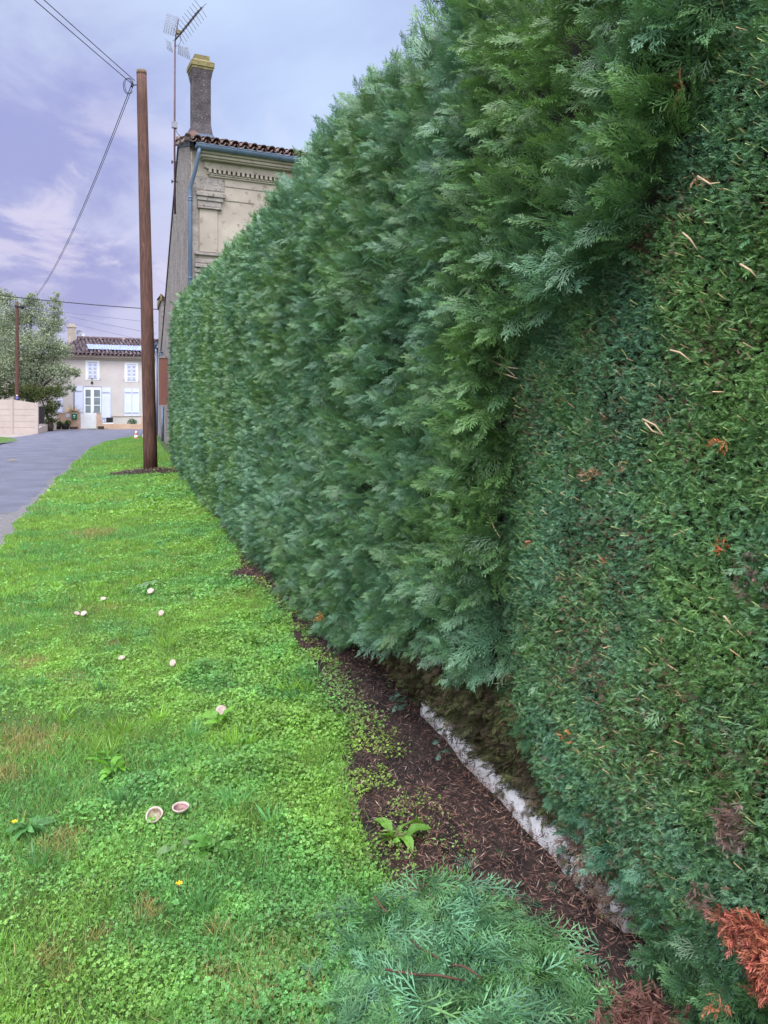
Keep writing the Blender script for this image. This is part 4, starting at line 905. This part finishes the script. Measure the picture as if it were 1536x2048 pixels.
# ------------------------------------------------------------------ houses behind the near one
def block(name, x0, x1, y0, y1, ztl, ztr, m, label, cat='house'):
    e = tag(empty(name, (x0, y0, 0)), label, cat); b = MB(); b.bm.free(); b.bm = bmesh.new()
    v = [b.bm.verts.new(p) for p in ((0, 0, -.1), (x1 - x0, 0, -.1), (x1 - x0, y1 - y0, -.1), (0, y1 - y0, -.1), (0, 0, ztl), (x1 - x0, 0, ztl), (x1 - x0, y1 - y0, ztr), (0, y1 - y0, ztr))]
    for f in ((3, 2, 1, 0), (4, 5, 6, 7), (0, 1, 5, 4), (1, 2, 6, 5), (2, 3, 7, 6), (3, 0, 4, 7)): b.bm.faces.new([v[i] for i in f])
    b.build('wall', m, e); return e
a0 = at(330, 606, 35.6); a1 = at(317, 604, 38.6)
an_ = block('annex_house', 1.53, 9.5, 35.45, 38.7, 6.2, 6.35, 'render', 'grey rendered house end just visible behind the stone house gable')
tl = tiles(7.6, 3.4, R(4)); o = tl.build('roof', 'tile', an_); o.location = (.0, -.05, 6.22)
b = MB(); b.box(-.06, .03, -.1, 3.4, 6.12, 6.42); b.build('verge_board', 'lichen', an_)
th = block('white_house', 1.58, 9., 38.9, 44.0, 4.55, 4.35, 'cream', 'pale plastered house beyond the grey one with a zinc downpipe')
tl = tiles(7.4, 5.4, R(3)); o = tl.build('roof', 'tile', th); o.location = (0, -.1, 4.57)
b = MB(); b.tube([(-.14, 0, 4.5), (-.14, 5, 4.35)], .08, 8); b.build('gutter', 'zinc', th)
b = MB(); p = at(314.5, 800, 38.7); b.tube([(p.x - 1.58, p.y - 38.9, 4.4), (p.x - 1.58, p.y - 38.9, 0)], .055, 8); b.build('downpipe', 'zinc', th)
b = MB(); p = at(325, 880, 31.2); p = inv(p); b.tube([(p.x, p.y, 1.45), (p.x, p.y, -.05)], .05, 8); b.build('rear_downpipe', 'zinc', house)
b = MB(); p = inv(at(319, 706, 30.5)); q = inv(at(324, 704, 33)); b.tube([p, q], .04, 6); p2 = inv(at(324, 715, 33)); b.tube([q, p2], .10, 8); b.build('rear_gutter', 'zinc', house)

# ------------------------------------------------------------------ far house
l0 = at(112, HOR, 50.0); r0_ = at(300, HOR, 52.6)
FF = Face((l0.x, l0.y), r0_.x - l0.x, r0_.y - l0.y); FW = (r0_ - l0).length + 1.4
fh = tag(empty('country_house', (l0.x, l0.y, 0), FF.rz), 'two storey cream house with pale blue shutters at the end of the road', 'house')
fx, fz = FF.x, FF.z
EV = fz(200, 711.5); RD = 4.3; RZ = fz(220, 681, RD)
b = MB(); b.box(-3.2, FW, 0, 7.5, -.6, EV); b.build('wall', 'cream', fh)
rp = math.atan2(RZ - EV - .05, RD + .35)
hip = fx(155, RD) ; xe = -3.4
b = tiles(FW + 3.4 - .0, math.hypot(RZ - EV, RD + .3), rp, .10, .25, .40, 5, True); o = b.build('roof', 'tilefar', fh)
o.location = (-3.3, -.38, EV + .02)
# hip cut: remove tiles beyond the slanting left end
me = o.data; bm = bmesh.new(); bm.from_mesh(me); h0 = Vector((fx(112) - .0 + 3.3, 0, 0)); h1 = Vector((fx(155, RD) + 3.3, RD + .4, 0)); nn_ = Vector((h1.y - h0.y, -(h1.x - h0.x), 0)).normalized()
bmesh.ops.bisect_plane(bm, geom=bm.verts[:] + bm.edges[:] + bm.faces[:], plane_co=h0, plane_no=nn_, clear_inner=True); bm.to_mesh(me); bm.free()
b = MB(); v = [b.bm.verts.new(p) for p in ((fx(112) - 1.2, -.3, EV + .0), (fx(112), -.36, EV + .06), (fx(155, RD), RD, RZ + .06), (fx(155, RD), RD + 4, EV), (fx(112) - 1.2, RD + 4, EV))]
b.bm.faces.new(v); bmesh.ops.solidify(b.bm, geom=b.bm.faces[:], thickness=.05); b.build('hip_roof', 'tilefar', fh)
b = MB(); v = [b.bm.verts.new(p) for p in ((fx(155, RD), RD, RZ), (FW, RD, RZ), (FW, 8.0, EV), (fx(155, RD), 8.0, EV))]; b.bm.faces.new(v); bmesh.ops.solidify(b.bm, geom=b.bm.faces[:], thickness=.05); b.build('rear_roof', 'tilefar', fh)
b = MB(); b.tube([(fx(155, RD) - .05, RD, RZ + .12), (FW, RD, RZ + .12)], .13, 8); b.build('ridge_tiles', 'tilefar', fh)
b = MB(); b.box(-3.3, FW + .1, -.32, -.003, EV - .14, EV + .0); b.box(-3.25, FW, -.16, -.003, EV - .26, EV - .143); b.build('eaves', 'creamdark', fh)
# translucent corrugated sheet let into the roof
b = MB(); ca, sa = math.cos(rp), math.sin(rp)
sx0, sx1 = fx(171, 1.5), FW - .05; n = 60
def RP(x, s, h): return (x, -.38 + s * ca - h * sa, EV + .02 + s * sa + h * ca)
sA, sB = (fz(230, 707) - EV) / sa * 0 + 1.0, 2.55
prev = None
for i in range(n + 1):
    x = sx0 + (sx1 - sx0) * i / n; hh = .17 + .03 * (i % 2); q = (b.bm.verts.new(RP(x - (0 if i else 0), sA, hh)), b.bm.verts.new(RP(x + (.35 if i == 0 else 0), sB, hh)))
    if prev: b.bm.faces.new((prev[0], q[0], q[1], prev[1]))
    prev = q
bmesh.ops.solidify(b.bm, geom=b.bm.faces[:], thickness=.01); b.build('roof_sheet', 'sheet', fh)
def leafshutter(x0, x1, z0, z1, parent, y=-.06, m='shutter', bars=True, louv=False, name='shutter'):
    b = MB(); b.box(x0, x1, y, y + .04, z0, z1); s_ = b.build(name, m, parent)
    if bars:
        for zz in (z1 - (z1 - z0) * .14, z0 + (z1 - z0) * .12): b = MB(); b.box(x0 + .03, x1 - .06, y - .03, y - .003, zz - .03, zz + .03); b.build('hinge_bar', 'shuttergrey', s_)
    if louv:
        b = MB(); nl = 4
        for k in range(nl):
            za = z0 + (z1 - z0) * (k + .15) / nl; b.box(x0 + .06, x1 - .06, y - .012, y - .003, za, za + (z1 - z0) * .62 / nl)
        b.build('louvres', 'shuttergrey', s_)
    return s_
for (pa, pb_, ya, yb) in ((175.5, 194.5, 725.5, 756), (253.5, 272, 730, 760)):
    xa, xb = fx(pa), fx(pb_); za, zb = fz(pa, yb), fz(pa, ya); w = MB(); w.box(xa - .14, xb + .14, -.02, -.002, za - .12, zb + .15); wo_ = w.build('window', 'white', fh)
    xm = (xa + xb) / 2; leafshutter(xa, xm - .01, za, zb, wo_, -.07, 'shutter', False, True); leafshutter(xm + .01, xb, za, zb, wo_, -.07, 'shutter', False, True)
    b = MB(); b.box(xa, xb, -.05, -.024, zb + .003, zb + .05); b.build('lintel', 'shuttergrey', wo_)
# french door
xa, xb = fx(167), fx(202); zt = fz(185, 774); zb = .15; b = MB(); xm = (xa + xb) / 2
b.box(xa, xb, -.03, -.002, zb, zt); door = b.build('door', 'white', fh)
b = MB()
for sg in (0, 1):
    x0 = xa + .12 if sg == 0 else xm + .10; x1 = xm - .10 if sg == 0 else xb - .06
    for k in range(3): z0 = fz(185, 825.5) + (zt - .12 - fz(185, 825.5)) * k / 3; z1 = z0 + (zt - .12 - fz(185, 825.5)) / 3 - .06; b.box(x0, x1, -.036, -.032, z0, z1)
b.build('panes', 'glass', door)
b = MB(); b.box(xa - .04, xb + .04, -.05, -.004, zt + .003, zt + .07); b.build('lintel', 'shuttergrey', fh)
b = MB(); b.tube([(xm + .03, -.07, 1.05), (xm + .12, -.07, 1.05)], .02, 6); b.build('handle', 'alu', door)
leafshutter(fx(149), fx(165.5), .35, fz(158, 772), fh); leafshutter(fx(203), fx(221), .35, fz(210, 775), fh)
xa, xb = fx(248.5), fx(278.5); xm = (xa + xb) / 2; za, zb = fz(263, 832), fz(263, 777); leafshutter(xa, xm - .01, za, zb, fh); leafshutter(xm + .01, xb, za, zb, fh)
leafshutter(fx(113), fx(125), .9, fz(118, 797), fh)
b = MB(); b.box(fx(223), FW, -.10, -.003, fz(250, 833), fz(250, 831.5)); b.build('sill_band', 'creamdark', fh)
b = MB(); b.box(fx(223), FW, -.06, -.003, -.1, fz(250, 833) - .003); b.build('plinth', 'cream', fh)
b = MB(); b.tube([(fx(148), -.06, 0), (fx(148), -.06, 2.9)], .02, 6); b.build('wall_cable', 'cable', fh)
b = MB(); p = (fx(184), -.03, fz(184, 765)); b.lathe([(.02, -.09), (.07, -.06), (.07, .05), (.02, .08)], 10, p); b.box(p[0] - .03, p[0] + .03, -.05, -.003, p[2] + .2, p[2] + .3); b.build('wall_lamp', 'dark', fh)
b = MB()
for pxx, pyy in ((200, 758), (248, 760), (277, 761.5)): x = fx(pxx); zz = fz(pxx, pyy); b.box(x - .05, x + .05, -.03, -.002, zz - .05, zz + .05)
b.build('shutter_catches', 'shuttergrey', fh)
# chimney of the far house
b = MB(); cx_ = fx(143.5, 5); zc0 = EV; zc1 = EYE + (HOR - 655) / F * FF.t(143, 5); b.box(cx_ - .25, cx_ + .25, 4.8, 5.3, zc0, zc1); b.box(cx_ - .31, cx_ + .31, 4.74, 5.36, zc1 + .002, zc1 + .12); b.box(cx_ - .2, cx_ + .2, 4.85, 5.25, zc1 + .122, zc1 + .3); b.build('chimney', 'stone', fh)
# satellite dish
dp = at(160.5, 668, FF.t(160, 4.4)); ds = tag(empty('satellite_dish', dp), 'grey satellite dish on the roof ridge of the far cream house', 'satellite dish')
b = MB(); b.lathe([(.02, -.10), (.14, -.08), (.25, -.02), (.28, .02), (.27, .03), (.24, .0), (.13, -.06), (.02, -.08)], 24); b.bm.transform(Matrix.Scale(1.2, 4)) if False else [setattr(v, 'co', v.co * 1.2) for v in b.bm.verts]; o = b.build('dish', 'alu', ds); o.rotation_euler = (R(62), 0, R(28))
b = MB(); b.tube([(0, .05, -.02), (0, .2, -.1), (0, .2, -.6)], .02, 6); b.build('bracket', 'dark', ds); b = MB(); b.tube([(0, 0, -.2), (.1, -.25, -.02)], .012, 5); b.build('arm', 'dark', ds)

# garden wall, gate and things in front of the far house
GW = Face((at(112, HOR, 48.2).x, at(112, HOR, 48.2).y), (at(300, HOR, 49.4) - at(112, HOR, 48.2)).x, (at(300, HOR, 49.4) - at(112, HOR, 48.2)).y)
def gobj(name, label, cat, group=None): return tag(empty(name, GW.o, GW.rz), label, cat, group)
gx, gzf = GW.x, GW.z
e = gobj('garden_wall', 'tall ochre rendered garden wall carrying the green letterbox', 'wall'); b = MB(); b.box(gx(114), gx(160), 0, .2, -.2, gzf(140, 827)); b.build('wall', 'orange', e); b = MB(); b.box(gx(114) - .03, gx(160) + .02, -.03, .23, gzf(140, 827) + .002, gzf(140, 825.5)); b.build('coping', 'creamdark', e)
e = gobj('low_garden_wall', 'low ochre garden wall right of the white gate, with stepped pillars', 'wall')
b = MB(); b.poly([(gx(193), -.3), (gx(320), -.3), (gx(320), gzf(290, 832)), (gx(283), gzf(285, 832)), (gx(281.5), gzf(283, 848)), (gx(206), gzf(205, 848)), (gx(202), gzf(200, 838)), (gx(200), gzf(200, 827)), (gx(193), gzf(195, 827))], 0, .2); b.build('wall', 'orange', e)
b = MB(); b.box(gx(192), gx(200) + .04, -.03, .23, gzf(195, 827) + .002, gzf(195, 825.5)); b.build('coping', 'creamdark', e)
e = gobj('garden_gate', 'white picket gate between the two ochre walls', 'gate'); b = MB(); ga, gb = gx(161), gx(192)
for k in range(13): x = ga + (gb - ga - .06) * k / 12; b.box(x, x + .065, .06, .09, .02, gzf(177, 829) + .02 * math.sin(math.pi * k / 12))
b.build('pickets', 'white', e)
b = MB(); b.box(ga, gb, .092, .12, gzf(177, 833), gzf(177, 830)); b.box(ga, gb, .092, .12, .22, .30); b.build('gate_frame', 'shutter', e); b = MB(); b.box(ga, gb, .122, .135, .3, gzf(177, 834)); b.build('gate_panel', 'shuttergrey', e)
e = gobj('letterbox', 'green letterbox with white marks fixed on the ochre wall', 'letterbox'); b = MB(); b.box(gx(144), gx(155), -.16, -.003, gzf(150, 839), gzf(150, 827.5)); b.build('box', 'green', e, bevel=.02)
b = MB(); zt = gzf(150, 832); b.box(gx(147.5), gx(151.5), -.168, -.162, zt, zt + .05); b.box(gx(148), gx(151), -.168, -.162, zt - .09, zt - .05); b.build('slot_label', 'white', e)
e = gobj('house_sign', 'small pale plaque on the ochre wall beside the letterbox', 'sign'); b = MB(); b.box(gx(132), gx(139.5), -.03, -.003, gzf(136, 834.5), gzf(136, 828.5)); b.build('plate', 'shutter', e)
b = MB()
for k in range(3): b.box(gx(133) + k * .08, gx(133) + k * .08 + .05, -.035, -.031, gzf(136, 833), gzf(136, 830))
b.build('lettering', 'shuttergrey', e)
e = gobj('barbecue', 'black lidded box standing on the low ochre wall', 'barbecue'); b = MB(); b.box(gx(212), gx(225), .02, .35, gzf(218, 845), gzf(218, 835)); b.build('box', 'black', e, bevel=.03); b = MB(); b.box(gx(204), gx(226), .0, .2, gzf(218, 847.8), gzf(218, 845.5)); b.build('base', 'white', e)
b = MB(); b.tube([(gx(206.5) + .09 * math.cos(a), .05, gzf(206, 842) + .09 * math.sin(a)) for a in np.linspace(0, 6.28, 14)], .015, 5); b.build('wheel', 'alu', e)
def leafball(name, c, rad, n, colr, label, cat, s0, group=None, sq=1.):
    d = norm(rng.normal(0, 1, (n, 3))); q = rng.random(n) ** .35; P = np.array(c) + d * q[:, None] * np.array(rad) * (1 + .12 * (rng.random((n, 1)) - .5)); P[:, 2] = np.maximum(P[:, 2], .02)
    cc = np.array(colr) * rng.uniform(.55, 1.5, (n, 1)); o_ = Cloud(); o_.add(DIA[0], DIA[1], frames(d + rng.normal(0, .7, (n, 3))), s0 * rng.uniform(.6, 1.3, n), P, cc)
    return tag(o_.build(name, 'treeleaf'), label, cat, group)
p = GW.o + GW.u * gx(263) + GW.n * .45; leafball('clipped_bush', (p.x, p.y, .35), (.30, .30, .27), 900, (.02, .07, .025), 'small round dark bush behind the low ochre wall', 'bush', .05)
for px, sx_, h_, kind, lab in ((117, .22, .30, 'dark', 'dark round planter at the wall foot, leftmost of three'), (133, .24, .34, 'grey', 'dark domed planter at the wall foot under the pale plaque'), (150, .26, .14, 'flat', 'flat brown trough at the wall foot below the letterbox')):
    p = GW.o + GW.u * gx(px) - GW.n * .35; e = tag(empty('planter', (p.x, p.y, 0)), lab, 'planter', 'planters at the foot of the ochre wall')
    b = MB(); b.lathe([(sx_ * .8, 0), (sx_, h_ * .5), (sx_ * .95, h_), (sx_ * .8, h_), (sx_ * .75, h_ * .85)], 16); b.build('pot', 'black' if kind != 'flat' else 'bark', e)
    if kind != 'flat':
        n = 260; d = norm(rng.normal(0, 1, (n, 3)) + np.array((0, 0, .8))); o_ = Cloud(); o_.add(DIA[0], DIA[1], frames(d), .11 * rng.uniform(.5, 1.2, n), np.array((0, 0, h_)) + d * rng.uniform(0, .18, (n, 1)) + np.array((.12, -.05, -.02)), np.array((.10, .14, .06)) * rng.uniform(.5, 1.4, (n, 1))); o_.build('leaves', 'treeleaf', e)
p = GW.o + GW.u * gx(144) - GW.n * -.5
o_ = Cloud(); n = 60; d = norm(np.stack([rng.normal(0, 1, n), rng.normal(0, .4, n), rng.uniform(.1, .9, n)], 1)); o_.add(GB2[0] * np.array((1.2, 1, 1)), GB2[1], frames(d), rng.uniform(.4, .75, n), np.tile(np.array((p.x, p.y, 1.0)), (n, 1)), np.array((.34, .24, .12)) * rng.uniform(.6, 1.2, (n, 1)))
b = MB(); tag(o_.build('garden_plant', 'dead'), 'dry straw coloured plant leaning over the wall above the letterbox', 'plant')
e = gobj('wall_step', 'brown crate and pale stone lying at the foot of the gate pillar', 'crate'); b = MB(); b.box(gx(197), gx(209), -.40, -.1, 0, .16); b.build('crate', 'bark', e, bevel=.02); b = MB(); b.box(gx(210), gx(215), -.4, -.15, 0, .1); b.build('stone', 'creamdark', e, bevel=.02)
# cones
def cone(px, py, t, label):
    p = at(px, py, t); e = tag(empty('traffic_cone', (p.x, p.y, 0)), label, 'traffic cone', 'traffic cones at the road edge'); h_ = .42
    b = MB(); b.box(-.14, .14, -.14, .14, 0, .025); b.build('base', 'conered', e)
    rr = lambda zz: .105 * (1 - zz / h_ * .78)
    for k, (za, zb, mm_, nm) in enumerate(((.026, .08, 'conered', 'red_band'), (.08, .2, 'white', 'white_band'), (.2, .27, 'conered', 'red_band'), (.27, .37, 'white', 'white_band'), (.37, h_, 'conered', 'red_band'))):
        b = MB(); b.lathe([(rr(za), za), (rr(zb), zb - .001)], 16); b.build(nm, mm_, e)
cone(272.5, 879, 33.4, 'red and white traffic cone on the grass edge, fully visible left of the tall pole'); cone(288.5, 877, 34.2, 'red and white traffic cone half hidden behind the tall pole')
# panel fence at the left
pfa = at(-260, HOR, 40); pfb = at(72, HOR, 40.6); PF = Face((pfb.x, pfb.y), pfb.x - pfa.x, pfb.y - pfa.y)
e = tag(empty('panel_fence', PF.o, PF.rz), 'cream concrete panel fence with arched top behind the slim pole', 'fence')
xl_ = PF.x(-260); top = lambda px, py: PF.z(px, py)
for i, (pa, pb_, ya, yb) in enumerate(((-258, -100, 806, 799), (-96, 22, 799, 799), (26, 70, 799.5, 806))):
    xa, xb = PF.x(pa), PF.x(pb_)
    for k in range(5):
        z0 = -.3 + .02 if k == 0 else .32 * k; z1 = .32 * (k + 1) - .02; b = MB()
        if k < 4: b.box(xa, xb, 0, .05, z0 + (.0 if k else 0), z1)
        else: b.poly([(xa, z0), (xb, z0), (xb, PF.z(pb_, yb)), (xa, PF.z(pa, ya))], 0, .05)
        b.build('panel', 'fence', e)
    b = MB(); b.box(xb + .003, xb + .003 + (.10 if i < 2 else .16), -.04, .09, -.2, PF.z(pb_, yb) + .02); b.build('post', 'fence', e)
    b = MB(); b.box(xa, xb, .012, .04, -.2, 1.5); b.build('joint', 'creamdark', e)
lw0, lw1 = at(76, HOR, 41.2), at(113, HOR, 47.5); LW = Face((lw0.x, lw0.y), lw1.x - lw0.x, lw1.y - lw0.y); e = tag(empty('boundary_wall', LW.o, LW.rz), 'low pale wall running back from the panel fence beneath the dark shrub', 'wall')
b = MB(); b.poly([(0, -.2), ((lw1 - lw0).length, -.2), ((lw1 - lw0).length, .52), ((lw1 - lw0).length * .7, .42), (0, .26)], 0, .15); b.build('wall', 'creamdark', e)
e = tag(empty('refuse_bin', at(80, HOR, 43)), 'black bin behind the end post of the panel fence', 'bin'); e.location.z = 0
b = MB(); b.frust(-.2, .2, -.25, .25, .45, -.24, .24, -.28, .28, 1.35); b.build('body', 'black', e); b = MB(); b.box(-.25, .25, -.3, .3, 1.353, 1.42); b.build('lid', 'black', e, bevel=.015)

# ------------------------------------------------------------------ trees and shrubs far left
def tree(name, base, trunk_h, blobs, n, cols, s0, label, wind=0., cat='tree', limb=True):
    e = tag(empty(name, base), label, cat); o_ = Cloud(); b = MB()
    if trunk_h: b.tube([(0, 0, 0), (.1, 0, trunk_h * .5), (.05, 0, trunk_h)], [.22, .17, .13], 10)
    tot = sum(r[3] ** 2 for r in blobs)
    for (bx, by, bz, br, *el) in blobs:
        if limb and br > .6: b.tube([(.05, 0, trunk_h * .8), (bx * .5, by * .5, (trunk_h + bz) / 2), (bx, by, bz)], [.09, .06, .02], 6)
        m_ = int(n * br ** 2 / tot); k = max(6, m_ // 26)
        cd_ = norm(rng.normal(0, 1, (k, 3))) * (rng.random((k, 1)) ** .4) * br; cd_[:, 2] *= .8
        cc = np.array((bx, by, bz)) + cd_; per = m_ // k
        P = np.repeat(cc, per, 0) + rng.normal(0, br * .13, (k * per, 3)) * np.array((1.3, 1, .7))
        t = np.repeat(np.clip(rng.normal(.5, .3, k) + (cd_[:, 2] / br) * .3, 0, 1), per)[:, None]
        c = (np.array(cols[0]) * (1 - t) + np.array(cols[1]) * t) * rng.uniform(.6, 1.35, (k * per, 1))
        d = rng.normal(0, 1, (k * per, 3)) + np.array((wind, 0, -.1))
        o_.add(DIA[0] * np.array((.75, 1, 1)), DIA[1], frames(d), s0 * rng.uniform(.5, 1.4, k * per), P, c)
    b.build('trunk', 'bark', e); o_.build('crown', 'treeleaf', e)
    return e
tb = at(62, HOR, 45.5); tb.z = 0
def bl(px, py, r, dy=0., t=45.5): q = at(px, py, t) - Vector((tb.x, tb.y, 0)); return (q.x, q.y + dy, q.z, r)
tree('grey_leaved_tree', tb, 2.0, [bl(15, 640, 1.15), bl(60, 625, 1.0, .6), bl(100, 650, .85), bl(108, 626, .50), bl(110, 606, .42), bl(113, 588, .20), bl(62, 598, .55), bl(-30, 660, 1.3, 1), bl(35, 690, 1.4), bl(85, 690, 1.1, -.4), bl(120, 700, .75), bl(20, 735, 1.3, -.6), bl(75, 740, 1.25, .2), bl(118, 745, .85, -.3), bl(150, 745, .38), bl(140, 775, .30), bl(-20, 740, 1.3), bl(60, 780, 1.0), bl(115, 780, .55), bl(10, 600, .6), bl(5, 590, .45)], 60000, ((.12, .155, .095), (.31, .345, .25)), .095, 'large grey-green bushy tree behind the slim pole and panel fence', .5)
sb = at(98, HOR, 44.5); sb.z = 0
def bl2(px, py, r, dy=0.): q = at(px, py, 44.5) - Vector((sb.x, sb.y, 0)); return (q.x, q.y + dy, q.z, r)
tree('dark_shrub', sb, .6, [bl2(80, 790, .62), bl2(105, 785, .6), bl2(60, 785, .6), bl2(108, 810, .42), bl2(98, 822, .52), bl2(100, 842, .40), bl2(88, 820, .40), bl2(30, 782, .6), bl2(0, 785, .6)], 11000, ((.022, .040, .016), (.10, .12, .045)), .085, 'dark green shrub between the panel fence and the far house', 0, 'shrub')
# low distant trees closing the view
e = tag(empty('orchard_row', (0, 0, 0)), None, None)
bpy.data.objects.remove(e)
o_ = Cloud(); n = 14000; x = rng.uniform(-120, 120, n); y = 130 + rng.uniform(-6, 6, n) + 0 * x; zt_ = 3.2 + 3.0 * vnoise(x, y * 0, .09, 2); z_ = rng.random(n) ** .8 * zt_
o_.add(DIA[0], DIA[1], frames(rng.normal(0, 1, (n, 3))), rng.uniform(.6, 1.6, n), np.stack([x, y, z_], 1), np.array((.05, .075, .03)) * rng.uniform(.5, 1.5, (n, 1)))
tag(o_.build('distant_wood', 'treeleaf'), 'far line of dark trees on the horizon behind the houses', 'wood', kind='stuff')
